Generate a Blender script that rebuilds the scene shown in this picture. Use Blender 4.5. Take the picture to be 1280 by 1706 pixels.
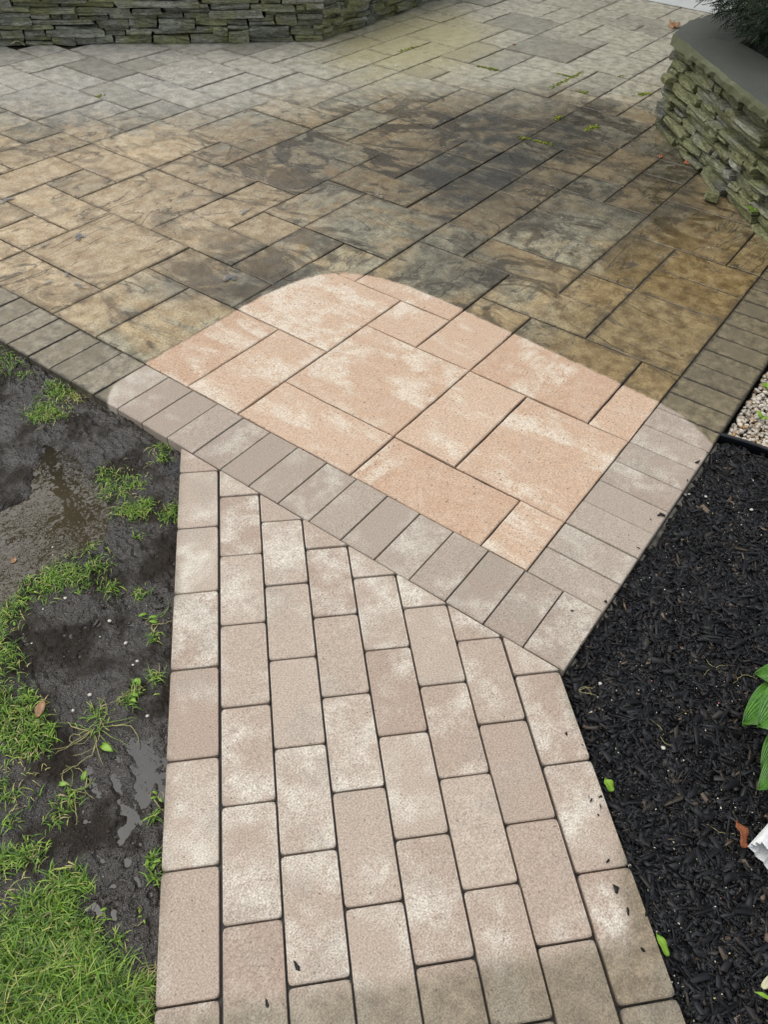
import bpy, math, random
import numpy as np
from mathutils import Matrix, Vector
random.seed(7); rng = np.random.default_rng(7)
for _o in list(bpy.data.objects): bpy.data.objects.remove(_o)
SC = bpy.context.scene
COL = SC.collection

# ------------------------------------------------------------------ camera, sky, sun, exposure
# world frame: X and Y run along the joints of the patio slabs, origin at the inner corner of the paver border
CAM = np.array([-1.32757, -0.41139, 1.55])
_r = Vector((0.5882033, -0.8075248, 0.0438245)); _u = Vector((0.5599088, 0.4457434, 0.6984375)); _f = Vector((0.5835401, 0.3862855, -0.714328))
cd = bpy.data.cameras.new('camera'); cam = bpy.data.objects.new('camera', cd); COL.objects.link(cam)
cam.matrix_world = Matrix(((_r.x, _u.x, -_f.x, CAM[0]), (_r.y, _u.y, -_f.y, CAM[1]), (_r.z, _u.z, -_f.z, CAM[2]), (0, 0, 0, 1)))
cd.sensor_fit = 'HORIZONTAL'; cd.sensor_width = 36.0; cd.lens = 36.0 * 1277.88 / 1280.0
cd.clip_start = 0.05; cd.clip_end = 300
SC.camera = cam
SUN_EL, SUN_AZ = math.radians(60), math.radians(115)          # veiled sun ahead and to the left, so wet ground shines
W = bpy.data.worlds.new('World'); SC.world = W; W.use_nodes = True
wn = W.node_tree; wn.nodes.clear()
sky = wn.nodes.new('ShaderNodeTexSky'); sky.sky_type = 'NISHITA'; sky.sun_disc = False
sky.sun_elevation = SUN_EL; sky.sun_rotation = math.pi / 2 - SUN_AZ
sky.air_density = 1.0; sky.dust_density = 6.0; sky.ozone_density = 1.0
hs = wn.nodes.new('ShaderNodeHueSaturation'); hs.inputs['Saturation'].default_value = 0.38
bg = wn.nodes.new('ShaderNodeBackground'); bg.inputs['Strength'].default_value = 0.15
wo = wn.nodes.new('ShaderNodeOutputWorld')
oc = wn.nodes.new('ShaderNodeMix'); oc.data_type = 'RGBA'; oc.inputs[0].default_value = 0.3; oc.inputs[7].default_value = (8.6, 8.9, 9.3, 1)   # even cloud layer over the clear sky
wn.links.new(sky.outputs[0], hs.inputs['Color']); wn.links.new(hs.outputs[0], oc.inputs[6]); wn.links.new(oc.outputs[2], bg.inputs[0]); wn.links.new(bg.outputs[0], wo.inputs[0])
sl = bpy.data.lights.new('sun', 'SUN'); sl.energy = 1.0; sl.angle = math.radians(75); sl.color = (1.0, 0.94, 0.85)
sun = bpy.data.objects.new('sun', sl); COL.objects.link(sun)
_sd = Vector((math.cos(SUN_EL) * math.cos(SUN_AZ), math.cos(SUN_EL) * math.sin(SUN_AZ), math.sin(SUN_EL)))
sun.rotation_euler = _sd.to_track_quat('Z', 'Y').to_euler()
vs = SC.view_settings; vs.view_transform = 'Standard'; vs.look = 'None'; vs.exposure = -0.03; vs.gamma = 1.0; vs.use_curve_mapping = False
SC.render.engine = 'CYCLES'
SC.cycles.max_bounces = 5; SC.cycles.diffuse_bounces = 3; SC.cycles.glossy_bounces = 2; SC.cycles.caustics_reflective = False; SC.cycles.caustics_refractive = False

# ------------------------------------------------------------------ helpers
def link(o, parent=None):
    COL.objects.link(o)
    if parent is not None: o.parent = parent
    return o
def tag(o, label=None, cat=None, group=None, kind=None):
    if label: o['label'] = label
    if cat: o['category'] = cat
    if group: o['group'] = group
    if kind: o['kind'] = kind
    return o
def mesh(name, v, f, mat=None, parent=None, smooth=False, loc=None):
    me = bpy.data.meshes.new(name); me.from_pydata([tuple(map(float, p)) for p in v], [], f); me.update()
    if mat: me.materials.append(mat)
    if smooth:
        me.polygons.foreach_set('use_smooth', [True] * len(me.polygons))
    o = bpy.data.objects.new(name, me); link(o, parent)
    if loc is not None: o.location = loc
    return o
def fastmesh(name, V, F, mat, parent=None, smooth=False, col=None):
    """V (n,3) floats, F (m,k) ints of one face size, col (m,) face values stored as colour attribute 'tint'"""
    me = bpy.data.meshes.new(name); V = np.asarray(V, np.float32); F = np.asarray(F, np.int32)
    k = F.shape[1]; me.vertices.add(len(V)); me.vertices.foreach_set('co', V.ravel())
    me.loops.add(F.size); me.loops.foreach_set('vertex_index', F.ravel())
    me.polygons.add(len(F)); me.polygons.foreach_set('loop_start', np.arange(0, F.size, k, dtype=np.int32))
    try: me.polygons.foreach_set('loop_total', np.full(len(F), k, np.int32))
    except Exception: pass
    me.update(calc_edges=True); me.validate()
    if col is not None:
        at = me.attributes.new('tint', 'FLOAT', 'FACE'); at.data.foreach_set('value', np.asarray(col, np.float32))
    if smooth: me.polygons.foreach_set('use_smooth', np.ones(len(F), bool))
    me.materials.append(mat)
    o = bpy.data.objects.new(name, me); link(o, parent); return o
def empty(name, loc=(0, 0, 0)):
    o = bpy.data.objects.new(name, None); link(o); o.location = loc; o.empty_display_size = 0.05; return o
# perspective of the photograph, used only to find where on the ground a thing stands
R3 = np.array([_r, _u, _f])
def px(x, y, z=0.0):
    d = (x - 640) / 1277.88 * R3[0] - (y - 853) / 1277.88 * R3[1] + R3[2]
    t = (z - CAM[2]) / d[2]; return CAM + d * t
# walkway frame: n across (left edge -0.276, right edge 0.634), t along (away from the camera)
WT = np.array([0.7097066, 0.7044974]); WN = np.array([0.7044974, -0.7097066])
def wk(n, t, z=0.0):
    p = CAM[:2] + WN * n + WT * t; return np.array([p[0], p[1], z])
def to_nt(P):
    d = np.asarray(P)[..., :2] - CAM[:2]; return d @ WN, d @ WT

# lattice noise
_perm = rng.random((256, 256))
def vnoise(x, y):
    xi = np.floor(x).astype(int); yi = np.floor(y).astype(int); fx = x - xi; fy = y - yi
    fx = fx * fx * (3 - 2 * fx); fy = fy * fy * (3 - 2 * fy)
    g = lambda a, b: _perm[a & 255, b & 255]
    return (g(xi, yi) * (1 - fx) + g(xi + 1, yi) * fx) * (1 - fy) + (g(xi, yi + 1) * (1 - fx) + g(xi + 1, yi + 1) * fx) * fy - 0.5
def fbm(x, y, o=4):
    s = 0; a = 1
    for k in range(o): s = s + a * vnoise(x + 17.3 * k, y + 5.1 * k); x = x * 2.03; y = y * 2.03; a *= 0.5
    return s
def inpoly(x, y, poly):
    c = np.zeros(np.shape(x), bool); j = len(poly) - 1
    for i in range(len(poly)):
        xi, yi = poly[i][:2]; xj, yj = poly[j][:2]
        c ^= ((yi > y) != (yj > y)) & (x < (xj - xi) * (y - yi) / (yj - yi + 1e-12) + xi); j = i
    return c

# ------------------------------------------------------------------ node shorthand
class NT:
    def __init__(s, name):
        s.m = bpy.data.materials.new(name); s.m.use_nodes = True; s.t = s.m.node_tree; s.t.nodes.clear()
        s.out = s.t.nodes.new('ShaderNodeOutputMaterial')
    def n(s, typ, ins=None, out=0, **kw):
        nd = s.t.nodes.new('ShaderNode' + typ)
        for k, v in kw.items(): setattr(nd, k, v)
        for k, v in (ins or {}).items():
            sock = nd.inputs[k]
            if isinstance(v, bpy.types.NodeSocket): s.t.links.new(v, sock)
            elif isinstance(v, (tuple, list)) and sock.type == 'RGBA' and len(v) == 3: sock.default_value = (*v, 1)
            else: sock.default_value = v
        return nd.outputs[out]
    def math(s, op, a, b=0.0, c=0.0, clamp=False):
        return s.n('Math', {0: a, 1: b, 2: c}, operation=op, use_clamp=clamp)
    def vmath(s, op, a, b=(0, 0, 0)): return s.n('VectorMath', {0: a, 1: b}, operation=op)
    def mix(s, f, a, b, mode='MIX'):
        nd = s.t.nodes.new('ShaderNodeMix'); nd.data_type = 'RGBA'; nd.blend_type = mode
        for k, v in ((0, f), (6, a), (7, b)):
            if isinstance(v, bpy.types.NodeSocket): s.t.links.new(v, nd.inputs[k])
            elif k == 0: nd.inputs[0].default_value = v
            else: nd.inputs[k].default_value = (*v, 1)
        return nd.outputs[2]
    def fmix(s, f, a, b):
        nd = s.t.nodes.new('ShaderNodeMix')
        for k, v in ((0, f), (2, a), (3, b)):
            if isinstance(v, bpy.types.NodeSocket): s.t.links.new(v, nd.inputs[k])
            else: nd.inputs[k].default_value = v
        return nd.outputs[0]
    def noise(s, vec, scale, detail=4, rough=0.55, dist=0.0):
        return s.n('TexNoise', {'Vector': vec, 'Scale': scale, 'Detail': detail, 'Roughness': rough, 'Distortion': dist})
    def ss(s, v, lo, hi, a=0.0, b=1.0):
        return s.n('MapRange', {0: v, 1: lo, 2: hi, 3: a, 4: b}, interpolation_type='SMOOTHSTEP')
    def pos(s): return s.n('NewGeometry', out=0)
    def rnd(s): return s.n('ObjectInfo', out=s.RND)
    RND = 5
    def bump(s, h, strength, dist=0.01, normal=None):
        ins = {'Strength': strength, 'Distance': dist, 'Height': h}
        if normal is not None: ins['Normal'] = normal
        return s.n('Bump', ins)
    def bsdf(s, **kw):
        nd = s.t.nodes.new('ShaderNodeBsdfPrincipled')
        for k, v in kw.items():
            sock = nd.inputs[k.replace('_', ' ')]
            if isinstance(v, bpy.types.NodeSocket): s.t.links.new(v, sock)
            elif isinstance(v, (tuple, list)) and sock.type == 'RGBA' and len(v) == 3: sock.default_value = (*v, 1)
            else: sock.default_value = v
        s.t.links.new(nd.outputs[0], s.out.inputs[0]); return s.m
def _rnd_index():
    t = bpy.data.materials.new('probe'); t.use_nodes = True; nd = t.node_tree.nodes.new('ShaderNodeObjectInfo')
    i = [o.name for o in nd.outputs].index('Random'); bpy.data.materials.remove(t); return i
NT.RND = _rnd_index()

# where the pressure washer has been: a patch with its own crisp outline (1 = still dirty, 0 = washed)
def wash_mask(S):
    p = S.pos(); xyz = S.t.nodes.new('ShaderNodeSeparateXYZ'); S.t.links.new(p, xyz.inputs[0]); X, Y = xyz.outputs[0], xyz.outputs[1]
    m = S.math
    e1 = m('SUBTRACT', Y, 1.482)
    e2 = m('SUBTRACT', X, m('MULTIPLY_ADD', Y, 0.08, 0.938))
    e5 = m('SUBTRACT', m('SUBTRACT', Y, X), 1.63)
    e4 = m('SUBTRACT', m('SUBTRACT', X, Y), 1.06)
    a = m('SMOOTH_MAX', e1, e2, 0.75)
    a = m('SMOOTH_MAX', a, e5, 0.12)
    a = m('SMOOTH_MAX', a, e4, 0.2)
    tt = m('ADD', m('MULTIPLY', m('SUBTRACT', X, float(CAM[0])), float(WT[0])), m('MULTIPLY', m('SUBTRACT', Y, float(CAM[1])), float(WT[1])))
    nn = m('ADD', m('MULTIPLY', m('SUBTRACT', X, float(CAM[0])), float(WN[0])), m('MULTIPLY', m('SUBTRACT', Y, float(CAM[1])), float(WN[1])))
    e6 = m('SUBTRACT', 0.343, tt)
    e7 = m('SUBTRACT', m('SUBTRACT', nn, 0.585), m('MULTIPLY', m('SUBTRACT', tt, 0.38), 0.28))
    e7 = m('SMOOTH_MIN', e7, m('SUBTRACT', 0.60, tt), 0.1)
    b = m('SMOOTH_MAX', e6, e7, 0.06)
    e8 = m('MINIMUM', m('MAXIMUM', m('SUBTRACT', -0.268, nn), m('SUBTRACT', nn, 0.626)), m('SUBTRACT', -0.23, X))      # soil rubbed along the walkway edges
    b = m('MAXIMUM', b, e8)
    nz = S.math('MULTIPLY', m('SUBTRACT', S.noise(p, 22, 4, 0.6), 0.5), 0.022)
    nz2 = S.math('MULTIPLY', m('SUBTRACT', S.noise(p, 9, 3, 0.6), 0.5), 0.06)
    da = S.ss(m('ADD', a, nz), -0.007, 0.008)
    db = S.ss(m('ADD', b, nz2), -0.02, 0.03, 0.0, 0.75)
    return m('MAXIMUM', da, db), X, Y
def blob(S, X, Y, cx, cy, rx, ry, rot=0.0, lo=0.3, hi=1.0):
    """soft elliptical patch: 1 inside, 0 outside"""
    c, s_ = math.cos(rot), math.sin(rot); m = S.math
    dx, dy = m('SUBTRACT', X, cx), m('SUBTRACT', Y, cy)
    u = m('DIVIDE', m('ADD', m('MULTIPLY', dx, c), m('MULTIPLY', dy, s_)), rx)
    v = m('DIVIDE', m('SUBTRACT', m('MULTIPLY', dy, c), m('MULTIPLY', dx, s_)), ry)
    r = m('SQRT', m('ADD', m('MULTIPLY', u, u), m('MULTIPLY', v, v)))
    if not hasattr(S, 'bn'): S.bn = m('MULTIPLY', m('SUBTRACT', S.noise(S.pos(), 3.0, 5, 0.65), 0.5), 0.8)
    r = m('ADD', r, S.bn)
    return S.ss(r, lo, hi, 1.0, 0.0)

# ------------------------------------------------------------------ materials
def mat_slab():
    S = NT('textured_concrete_slab'); D, X, Y = wash_mask(S); m = S.math
    r = S.rnd(); p = S.pos()
    off = S.n('CombineXYZ', {0: m('MULTIPLY', r, 91.0), 1: m('MULTIPLY', r, 57.0), 2: 0.0})
    q0 = S.vmath('ADD', p, off)
    ax = m('GREATER_THAN', m('FRACT', m('MULTIPLY', r, 13.7)), 0.45)
    sc = S.n('CombineXYZ', {0: S.fmix(ax, 1.0, 0.35), 1: S.fmix(ax, 0.35, 1.0), 2: 1.0})
    q = S.vmath('MULTIPLY', q0, sc)                       # drawn out along one side of the slab, like split stone
    r2 = m('FRACT', m('MULTIPLY', r, 7.31)); r3 = m('FRACT', m('MULTIPLY', r, 29.1))
    big = S.noise(q, 7.0, 4, 0.6, 0.4); mid = S.noise(q0, 16, 4, 0.62); fine = S.noise(p, 260, 2, 0.7)
    # washed concrete: peach with cream blotches
    cream = S.ss(m('ADD', big, m('MULTIPLY', m('SUBTRACT', r2, 0.5), 0.14)), 0.50, 0.62)
    cream = m('MULTIPLY', cream, S.ss(m('ADD', mid, m('MULTIPLY', fine, 0.5)), 0.58, 0.80))
    peach = S.mix(r3, (0.50, 0.34, 0.23), (0.58, 0.43, 0.31))
    peach = S.mix(S.ss(mid, 0.35, 0.8), peach, (0.57, 0.43, 0.32))
    clean = S.mix(m('MULTIPLY', cream, 0.65), peach, (0.72, 0.665, 0.55))
    # grime on the unwashed concrete
    def B(x, y, rx, ry, rot=0.0, lo=0.3, hi=1.0):
        c = px(x, y); return blob(S, X, Y, float(c[0]), float(c[1]), rx, ry, rot, lo, hi)
    warm = B(110, 350, 1.45, 1.15, -0.3, 0.4, 1.2)
    tan = S.mix(S.ss(mid, 0.28, 0.72), S.mix(warm, (0.26, 0.18, 0.085), (0.37, 0.265, 0.15)), S.mix(warm, (0.42, 0.335, 0.19), (0.58, 0.475, 0.31)))
    grey = S.mix(S.ss(mid, 0.28, 0.72), S.mix(warm, (0.13, 0.122, 0.082), (0.27, 0.245, 0.18)), S.mix(warm, (0.36, 0.335, 0.235), (0.50, 0.47, 0.37)))
    gz = S.ss(m('SUBTRACT', m('ADD', m('MULTIPLY', r2, 0.30), big), m('MULTIPLY', warm, 0.25)), 0.52, 0.80)
    dirty = S.mix(gz, tan, grey)
    blot = S.ss(m('ADD', S.noise(S.vmath('MULTIPLY', p, (0.8, 0.55, 1)), 6.0, 5, 0.60, 1.6), m('MULTIPLY', m('SUBTRACT', r3, 0.5), 0.18)), 0.50, 0.60)
    dirty = S.mix(m('MULTIPLY', blot, S.fmix(warm, 0.80, 0.32)), dirty, (0.060, 0.045, 0.022))
    tone = m('ADD', 0.76, m('MULTIPLY', m('FRACT', m('MULTIPLY', r, 3.77)), 0.36)); dirty = S.mix(1.0, dirty, S.n('CombineColor', {0: tone, 1: tone, 2: tone}), 'MULTIPLY')
    # regional tones and painted reflections: pale back end, dark algae middle, ochre strip right
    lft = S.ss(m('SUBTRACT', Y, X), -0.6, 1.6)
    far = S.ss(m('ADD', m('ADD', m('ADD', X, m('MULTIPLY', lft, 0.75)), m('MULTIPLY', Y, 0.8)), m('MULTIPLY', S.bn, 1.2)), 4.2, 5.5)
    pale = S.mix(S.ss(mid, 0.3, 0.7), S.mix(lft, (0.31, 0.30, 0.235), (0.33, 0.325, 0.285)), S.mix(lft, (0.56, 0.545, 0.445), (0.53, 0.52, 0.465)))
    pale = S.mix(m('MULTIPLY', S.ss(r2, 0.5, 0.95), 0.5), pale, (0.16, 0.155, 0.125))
    dirty = S.mix(m('MULTIPLY', far, 0.86), dirty, pale)  # dry concrete, with the sky's grazing reflection painted in as paler colour
    ylw = B(690, 70, 1.3, 0.75, 0.3); dirty = S.mix(m('MULTIPLY', ylw, 0.62), dirty, (0.42, 0.375, 0.18))
    och = B(1150, 520, 1.0, 0.55, 0.0, 0.5, 1.2); dirty = S.mix(m('MULTIPLY', och, 0.8), dirty, S.mix(S.ss(mid, 0.3, 0.7), (0.135, 0.085, 0.028), (0.30, 0.215, 0.09)))
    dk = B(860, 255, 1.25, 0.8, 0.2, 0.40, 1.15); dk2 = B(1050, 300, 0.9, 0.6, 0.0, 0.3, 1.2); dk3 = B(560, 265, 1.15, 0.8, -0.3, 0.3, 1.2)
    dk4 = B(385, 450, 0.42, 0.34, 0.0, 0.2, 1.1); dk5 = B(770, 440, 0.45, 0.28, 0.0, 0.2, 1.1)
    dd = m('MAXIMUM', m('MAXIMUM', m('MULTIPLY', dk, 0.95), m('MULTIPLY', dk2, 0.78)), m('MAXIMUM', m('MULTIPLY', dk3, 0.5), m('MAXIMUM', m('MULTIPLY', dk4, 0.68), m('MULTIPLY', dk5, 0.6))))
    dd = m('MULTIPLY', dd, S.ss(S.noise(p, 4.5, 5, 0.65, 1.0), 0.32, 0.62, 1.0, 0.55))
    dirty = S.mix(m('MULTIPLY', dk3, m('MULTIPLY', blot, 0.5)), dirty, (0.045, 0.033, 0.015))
    dirty = S.mix(dd, dirty, S.mix(mid, (0.009, 0.010, 0.008), (0.046, 0.044, 0.033)))  # algae, with dim reflections painted in as a darker middle
    # grime gathered along the joints
    g = S.t.nodes.new('ShaderNodeSeparateXYZ'); S.t.links.new(S.n('TexCoord', out=0), g.inputs[0])
    ed = lambda o_: m('MINIMUM', o_, m('SUBTRACT', 1.0, o_))
    e = m('MINIMUM', ed(g.outputs[0]), ed(g.outputs[1])); eg = S.ss(m('ADD', e, m('MULTIPLY', m('SUBTRACT', mid, 0.5), 0.16)), 0.0, 0.06, 0.62, 0.0)
    dirty = S.mix(m('MULTIPLY', eg, S.fmix(m('MAXIMUM', m('MULTIPLY', far, 0.5), m('MULTIPLY', warm, 0.5)), 0.85, 0.35)), dirty, (0.065, 0.055, 0.036))
    # split-face relief: terraces with dark lips
    tn = S.noise(q, 4.5, 5, 0.55, 0.7)
    terr = m('MULTIPLY', tn, 7.0); fl = m('FLOOR', terr); fr = m('SUBTRACT', terr, fl)
    step = m('ADD', fl, S.ss(fr, 0.0, 0.22)); lip = m('MULTIPLY', S.ss(fr, 0.0, 0.06), S.ss(fr, 0.09, 0.22, 1.0, 0.0))
    nf = m('SUBTRACT', 1.0, m('MULTIPLY', far, 0.7)); lip = m('MULTIPLY', m('MULTIPLY', lip, S.ss(big, 0.40, 0.6)), nf)
    dirty = S.mix(m('MULTIPLY', lip, 0.7), dirty, (0.05, 0.042, 0.03))
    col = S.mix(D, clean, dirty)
    gr = S.ss(S.noise(p, 105, 3, 0.75), 0.30, 0.70, 0.78, 1.20); col = S.mix(S.fmix(D, 0.25, 1.0), col, S.mix(1.0, col, S.n('CombineColor', {0: gr, 1: gr, 2: gr}), 'MULTIPLY'))
    sp = S.ss(fine, 0.28, 0.74, 0.70, 1.26); col = S.mix(1.0, col, S.n('CombineColor', {0: sp, 1: sp, 2: sp}), 'MULTIPLY')
    pit = m('MULTIPLY', S.ss(S.noise(p, 130, 1, 0.4), 0.70, 0.73), 0.85); col = S.mix(pit, col, (0.08, 0.055, 0.04))
    wt = S.ss(fine, 0.67, 0.75); col = S.mix(m('MULTIPLY', wt, 0.5), col, (0.75, 0.70, 0.6))
    h = m('ADD', m('ADD', m('MULTIPLY', step, m('ADD', 0.02, m('MULTIPLY', m('MULTIPLY', D, nf), 0.14))), m('MULTIPLY', mid, 0.28)), m('MULTIPLY', fine, 0.07))
    nrm = S.bump(h, 1.0, 0.013)
    wetp = m('MULTIPLY', S.ss(m('ADD', S.noise(q0, 5.0, 4, 0.6), m('MULTIPLY', blot, 0.06)), 0.48, 0.62), D); wetp = m('MULTIPLY', wetp, S.ss(far, 0.2, 0.8, 1.0, 0.25))
    rough = S.fmix(wetp, S.fmix(D, 0.72, 0.50), 0.17)
    return S.bsdf(Base_Color=col, Roughness=rough, Normal=nrm, Specular_IOR_Level=0.4)
def mat_paver(name, ca, cb, lite, gap_):
    S = NT(name); D, X, Y = wash_mask(S); m = S.math
    r = S.rnd(); p = S.pos()
    off = S.n('CombineXYZ', {0: m('MULTIPLY', r, 91.0), 1: m('MULTIPLY', r, 57.0), 2: 0.0}); q = S.vmath('ADD', p, off)
    big = S.noise(q, 9, 4, 0.55, 0.3); mid = S.noise(q, 30, 5, 0.65); fine = S.noise(p, 300, 3, 0.75); grit = S.noise(p, 700, 2, 0.6)
    r2 = m('FRACT', m('MULTIPLY', r, 7.31))
    c0 = S.mix(r2, ca, cb)
    lt = m('MULTIPLY', S.ss(m('ADD', big, m('MULTIPLY', m('SUBTRACT', r, 0.5), 0.2)), 0.44, 0.70), S.ss(m('ADD', mid, m('MULTIPLY', fine, 0.6)), 0.55, 0.95))
    clean = S.mix(m('MULTIPLY', lt, 0.8), c0, lite)
    gy = S.ss(S.noise(q, 6, 3), 0.52, 0.70); clean = S.mix(m('MULTIPLY', gy, 0.35), clean, (0.36, 0.34, 0.29))
    lf = S.ss(m('SUBTRACT', Y, X), 0.2, 1.4)               # unwashed tone is darker on the right-hand border
    dirty = S.mix(S.ss(mid, 0.3, 0.7), S.mix(lf, (0.095, 0.077, 0.042), (0.165, 0.145, 0.105)), S.mix(lf, (0.28, 0.235, 0.145), (0.41, 0.365, 0.27)))
    dirty = S.mix(S.ss(big, 0.45, 0.65), dirty, S.mix(mid, (0.13, 0.105, 0.06), S.mix(lf, (0.21, 0.18, 0.12), (0.36, 0.315, 0.225))))
    dirty = S.mix(m('MULTIPLY', r2, 0.4), dirty, (0.10, 0.088, 0.062))
    g = S.t.nodes.new('ShaderNodeSeparateXYZ'); S.t.links.new(S.n('TexCoord', out=0), g.inputs[0])
    ed = lambda o_: m('MINIMUM', o_, m('SUBTRACT', 1.0, o_))
    e = m('MINIMUM', ed(g.outputs[0]), ed(g.outputs[1])); eg = S.ss(m('ADD', e, m('MULTIPLY', m('SUBTRACT', mid, 0.5), 0.12)), 0.0, 0.06, 0.8, 0.0)
    dirty = S.mix(eg, dirty, (0.03, 0.027, 0.02))
    clean = S.mix(m('MULTIPLY', S.ss(m('ADD', e, m('MULTIPLY', m('SUBTRACT', mid, 0.5), 0.10)), -0.01, 0.05, 0.5, 0.0), gap_), clean, (0.20, 0.17, 0.13))
    col = S.mix(D, clean, dirty)
    sp = S.ss(fine, 0.28, 0.74, 0.62, 1.32); col = S.mix(1.0, col, S.n('CombineColor', {0: sp, 1: sp, 2: sp}), 'MULTIPLY')
    pit = m('MULTIPLY', S.ss(S.noise(p, 170, 1, 0.4), 0.72, 0.75), 0.7); col = S.mix(pit, col, (0.07, 0.06, 0.05))
    wt = S.ss(grit, 0.66, 0.76); col = S.mix(m('MULTIPLY', wt, 0.45), col, (0.80, 0.77, 0.70))
    h = m('ADD', m('ADD', m('MULTIPLY', mid, 0.15), m('MULTIPLY', fine, 0.10)), m('MULTIPLY', grit, 0.05))
    nrm = S.bump(h, 1.0, 0.009)
    wetp = S.ss(S.noise(q, 8, 3), 0.5, 0.65)
    return S.bsdf(Base_Color=col, Roughness=S.fmix(m('MULTIPLY', wetp, D), S.fmix(D, 0.75, 0.55), 0.3), Normal=nrm, Specular_IOR_Level=0.4)
def mat_bed():
    S = NT('wet_joint_sand'); p = S.pos(); n1 = S.noise(p, 60, 4, 0.7)
    xyz = S.t.nodes.new('ShaderNodeSeparateXYZ'); S.t.links.new(p, xyz.inputs[0])
    sand = blob(S, xyz.outputs[0], xyz.outputs[1], 2.2, 0.75, 1.5, 0.7, 0.15, 0.4, 1.0)
    c = S.mix(n1, (0.004, 0.004, 0.0035), (0.020, 0.017, 0.013))
    c = S.mix(sand, c, S.mix(n1, (0.05, 0.045, 0.035), (0.30, 0.28, 0.22)))
    return S.bsdf(Base_Color=c, Roughness=0.35, Normal=S.bump(n1, 0.6, 0.004))
def mat_stone(name, moss, k=1.0):
    S = NT(name); m = S.math; p = S.pos(); r = S.rnd()
    off = S.n('CombineXYZ', {0: m('MULTIPLY', r, 41.0), 1: m('MULTIPLY', r, 23.0), 2: m('MULTIPLY', r, 11.0)})
    q0 = S.vmath('ADD', p, off); q = S.vmath('MULTIPLY', q0, (1, 1, 3.0))
    a = S.noise(q, 9, 6, 0.65, 0.3); b = S.noise(q0, 45, 4, 0.65); r2 = m('FRACT', m('MULTIPLY', r, 5.77))
    c = S.mix(r2, (0.085, 0.09, 0.07), (0.28, 0.285, 0.235))
    c = S.mix(S.ss(a, 0.44, 0.70), c, (0.25, 0.26, 0.22))
    mo = S.ss(m('ADD', m('ADD', S.noise(p, 5, 4, 0.6), m('MULTIPLY', r, 0.24)), moss), 0.52, 0.80)
    c = S.mix(m('MULTIPLY', mo, 0.85), c, S.mix(b, (0.085, 0.095, 0.030), (0.27, 0.275, 0.13)))
    c = S.mix(S.ss(b, 0.50, 0.72, 0.0, 0.6), c, (0.06, 0.065, 0.05))
    st = S.ss(S.noise(S.vmath('MULTIPLY', q0, (1, 1, 5.0)), 34, 4, 0.7, 0.5), 0.30, 0.68, 0.45, 1.35); c = S.mix(1.0, c, S.n('CombineColor', {0: st, 1: st, 2: st}), 'MULTIPLY')
    c = S.mix(1.0, c, (k, k, k), 'MULTIPLY')
    lich = S.ss(S.noise(q0, 24, 4, 0.7), 0.64, 0.71, 0.0, 0.55); c = S.mix(lich, c, (0.27, 0.31, 0.21))
    h = m('ADD', m('MULTIPLY', a, 0.6), m('ADD', m('MULTIPLY', b, 0.3), m('MULTIPLY', S.noise(q, 130, 3, 0.7), 0.10)))
    return S.bsdf(Base_Color=c, Roughness=0.6, Normal=S.bump(h, 1.0, 0.026), Specular_IOR_Level=0.35)
def mat_cap():
    S = NT('bluestone_cap'); p = S.pos(); m = S.math
    n1 = S.noise(p, 6, 5, 0.6); n2 = S.noise(p, 70, 4, 0.7)
    g = S.t.nodes.new('ShaderNodeSeparateXYZ'); S.t.links.new(S.n('NewGeometry', out=1), g.inputs[0])
    side = S.ss(g.outputs[2], 0.4, 0.8, 1.0, 0.0)
    c = S.mix(n1, (0.060, 0.066, 0.056), (0.12, 0.127, 0.110)); c = S.mix(S.ss(n2, 0.5, 0.75, 0.0, 0.5), c, (0.05, 0.053, 0.045))
    c = S.mix(m('MULTIPLY', side, 0.8), c, S.mix(n2, (0.08, 0.095, 0.04), (0.20, 0.215, 0.12)))
    h = m('ADD', m('MULTIPLY', n1, 0.4), m('MULTIPLY', n2, 0.3))
    return S.bsdf(Base_Color=c, Roughness=0.42, Normal=S.bump(h, 0.9, 0.01))
def mat_mud():
    S = NT('wet_mud'); p = S.pos(); m = S.math
    n1 = S.noise(p, 26, 4, 0.65, 0.4); n2 = S.noise(p, 130, 3, 0.7); n3 = S.noise(p, 7, 3)
    c = S.mix(n1, (0.006, 0.005, 0.004), (0.036, 0.028, 0.020))
    c = S.mix(S.ss(n2, 0.58, 0.76, 0.0, 0.5), c, (0.10, 0.085, 0.062))
    wet = S.ss(n3, 0.40, 0.54)
    rough = S.fmix(wet, 0.5, 0.08)
    h = m('ADD', m('MULTIPLY', n1, 0.6), m('MULTIPLY', n2, 0.22))
    return S.bsdf(Base_Color=c, Roughness=rough, Normal=S.bump(h, 1.0, 0.024), IOR=1.45, Specular_IOR_Level=S.fmix(wet, 0.22, 0.85))
def mat_water():
    S = NT('murky_water'); p = S.pos(); n1 = S.noise(p, 7, 4, 0.6); n2 = S.noise(p, 25, 2)
    xyz = S.t.nodes.new('ShaderNodeSeparateXYZ'); S.t.links.new(p, xyz.inputs[0]); c0 = px(40, 880)
    silt = blob(S, xyz.outputs[0], xyz.outputs[1], float(c0[0]), float(c0[1]), 0.42, 0.42, 0.0, 0.5, 1.0)
    c = S.mix(silt, (0.014, 0.013, 0.011), S.mix(n1, (0.036, 0.030, 0.018), (0.070, 0.058, 0.035)))
    return S.bsdf(Base_Color=c, Roughness=0.012, IOR=1.5, Specular_IOR_Level=0.75, Normal=S.bump(n2, 0.05, 0.01))
def mat_mulchbed():
    S = NT('mulch_soil'); p = S.pos(); n1 = S.noise(p, 40, 5, 0.7)
    return S.bsdf(Base_Color=S.mix(n1, (0.004, 0.004, 0.005), (0.016, 0.016, 0.018)), Roughness=0.7, Normal=S.bump(n1, 1, 0.02))
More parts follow.
